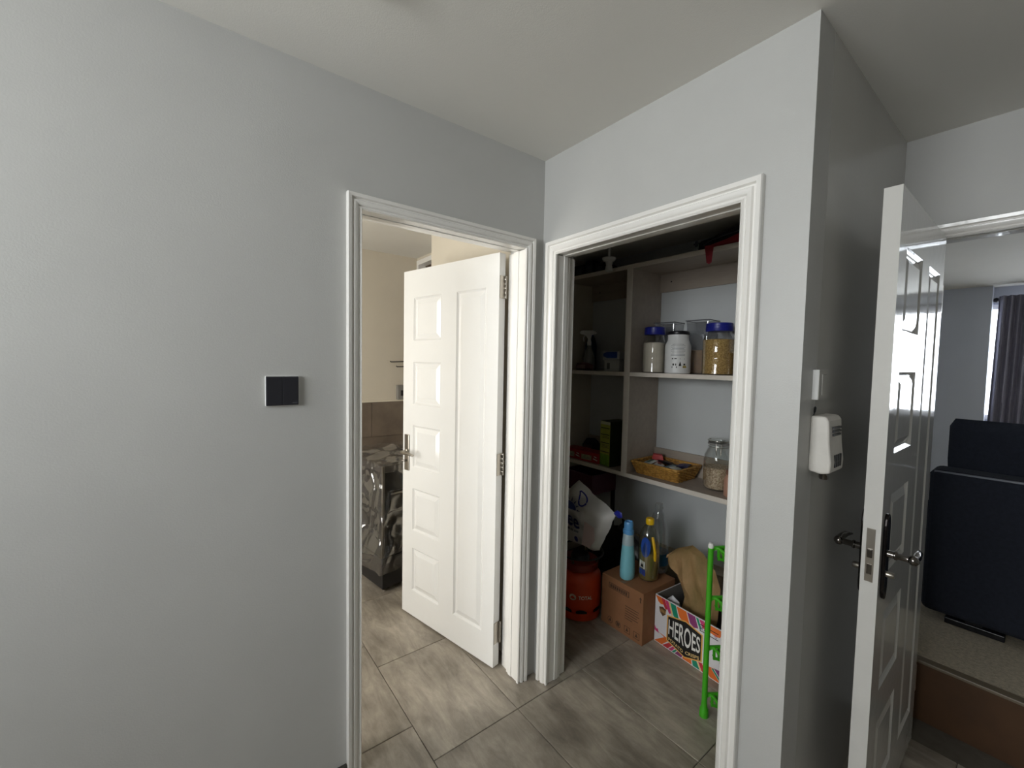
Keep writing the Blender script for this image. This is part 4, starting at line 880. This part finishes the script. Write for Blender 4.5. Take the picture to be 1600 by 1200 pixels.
for j in range(NV+1):
    v = j/NV; z = .165+(.872-.165)*v
    row = []
    for i, (x, y) in enumerate(pp):
        nx, ny = x-.26, y-.255; l = math.hypot(nx, ny); nx /= l; ny /= l
        rg = lambda p: (1-abs(mathutils.noise.noise(p))*2.2)
        w1 = mathutils.noise.noise(Vector((x*3, y*3, z*3)))*.25
        nn = mathutils.noise.noise(Vector((x*5, y*5, z*4)))*.026+max(0, rg(Vector((x*7+w1*4, y*7, z*5+w1*6))))**3*.016+max(0, rg(Vector((x*15, y*15+w1*5, z*11+5))))**3*.007
        bulge = .032*math.sin(PI*min(1, max(0, (.38-z)/.30)))*(1 if z < .40 else 0)+(-.012 if .40 < z < .55 else .004)
        zz = z+(.020*mathutils.noise.noise(Vector((x*9, y*9, 4))) if j == 0 else .008*mathutils.noise.noise(Vector((x*12, y*12, z*9))))
        row.append((x+nx*(nn+bulge), y+ny*(nn+bulge), zz))
    rows.append(row)
n = len(pp); vs = [p for row in rows for p in row]; fs = [(j*n+i, j*n+(i+1)%n, (j+1)*n+(i+1)%n, (j+1)*n+i) for j in range(NV) for i in range(n)]
b0 = len(vs)
for k in range(1, 8):
    s_ = 1-k/8
    for i, (x, y) in enumerate(pp):
        X, Y = .26+(x-.26)*s_, .255+(y-.255)*s_
        vs.append((X, Y, .878+.022*mathutils.noise.noise(Vector((X*11, Y*11, 7)))))
    a0 = NV*n if k == 1 else b0+(k-2)*n
    a1 = b0+(k-1)*n
    fs += [(a0+i, a0+(i+1)%n, a1+(i+1)%n, a1+i) for i in range(n)]
fs.append(tuple(b0+6*n+i for i in range(n)))
q.add(vs, fs); q.build('film', M_wrap, t, smooth=60)
t = thing('wire_hook', 'thin black wire rack hooks on the kitchen wall', 'hook', (.16, 2.13, 1.515))
q = MB(); q.tube([(.10,-.006,.012),(.10,-.03,.012),(-.075,-.035,.004),(-.085,-.035,.010)], .005, 6); q.build('upper_wire', M_black, t, smooth=60)
q = MB(); q.tube([(.10,-.006,-.035),(.10,-.03,-.035),(-.02,-.035,-.038),(-.03,-.035,-.032)], .005, 6); q.build('lower_wire', M_black, t, smooth=60)
t = thing('socket_box', 'grey socket box on the kitchen wall just above the splashback', 'socket', (.19, 2.13, 1.235))
q = MB(); q.box((-.045,-.045,-.055),(.05,0,.075)); q.build('housing', mat('socket_grey', (132, 130, 126), .4), t, bevel=.004)
q = MB(); q.box((-.02,-.05,-.02),(.02,-.045,.03)); q.build('socket_face', M_black, t, bevel=.002)

# ------------------------------------------------------------------ lounge
ZL = .256
t = thing('sofa', 'dark navy sofa seen from behind through the lounge doorway', 'sofa', (1.66, -1.13, ZL))
# local: back towards -x (the hall), length runs along -y
q = MB(); q.box((.19,-1.95,.05),(.90,0,.40)); q.build('base', M_sofa, t, bevel=.03, seg=3)
q = MB(); q.box((0,-1.95,.045),(.20,0,.775)); q.build('backrest', M_sofa, t, bevel=.035, seg=4)
q = MB(); q.box((.10,-.17,.36),(.90,0,.53)); q.build('arm', M_sofa, t, bevel=.04, seg=4)
q = MB(); q.box((.10,-1.95,.36),(.90,-1.78,.53)); q.build('arm', M_sofa, t, bevel=.04, seg=4)
for y0 in (-.98, -1.79):
    q = MB(); q.box((.21,y0,.40),(.88,y0+.80,.54)); q.build('seat_cushion', M_sofa, t, bevel=.04, seg=4)
q = MB(); q.tube([(.015,-.02,.765),(.012,-.6,.772),(.015,-1.2,.768),(.012,-1.93,.765)], .006, 7); q.build('piping', mat('piping_grey', (120, 124, 134), .3), t, smooth=60)
for px in (.06, .82):
    for py in (-.19, -1.80):
        q = MB(); q.box((px-.03,py-.10,.0),(px+.03,py+.10,.03)); q.box((px-.025,py-.03,.03),(px+.025,py+.03,.09)); q.build('leg', M_black, t, bevel=.004)
for k, y in enumerate((-.455, -1.325)):
    o = thing('back_cushion', ('plump navy back cushion at the near end of the sofa', 'navy back cushion further along the sofa')[k], 'cushion', (1.66+.335, -1.13+y, ZL+.545), group='navy cushions on the sofa')
    q = MB(); q.inflate(dense([(-.40,0),(.41,0),(.425,.25),(.425,.43),(.405,.472),(0,.470),(-.39,.460),(-.41,.42),(-.41,.2)], 2), .105, lambda u, v, d: (d, u, v), 7, .004); q.build('cushion_body', M_sofa, o, smooth=70)
    q = MB(); q.tube([(0,.41*math.cos(a_)*1.0, .235+.225*math.sin(a_)) for a_ in [2*PI*i/40 for i in range(40)]], .004, 5, closed=True); q.build('seam', M_sofa, o, smooth=60)
cu = thing('curtain', 'purple-grey pleated curtain hanging at the lounge window', 'curtain', (5.665, -1.085, 0))
q = MB(); n = 90; vs = []; fs = []
for z in (.28, 1.2, 2.36):
    for s_ in (0, 1):
        for i in range(n+1):
            y = -.62*i/n; x = .030*math.sin(i*.78+.3*z)+.012*math.sin(i*.31+z); vs.append((x+s_*.004, y*(1 if z > 2 else 1.02)+(.0 if z > 2 else .03*(2.3-z)/2), z))
k = n+1
for lv in range(2):
    for s_ in (0, 1):
        a0 = (lv*2+s_)*k; a1 = ((lv+1)*2+s_)*k
        fs += [(a0+i, a0+i+1, a1+i+1, a1+i) for i in range(n)]
q.add(vs, fs); q.build('drape', M_curtain, cu, smooth=60)
cp = thing('curtain_pole', 'dark curtain pole above the lounge window', 'curtain pole', (5.737, -1.062, 2.325))
q = MB(); q.tube([(0,0,0),(0,-2.5,0)], .012, 10); q.build('rod', M_black, cp, smooth=50)
q = MB(); q.lathe([(.0001,-.028),(.02,-.018),(.026,0),(.02,.018),(.0001,.028)], 14, (0,.0,0)); q.build('finial', M_black, cp, smooth=50)
q = MB(); q.box((0,-.06,-.01),(.042,-.04,.01)); q.build('bracket', M_black, cp)
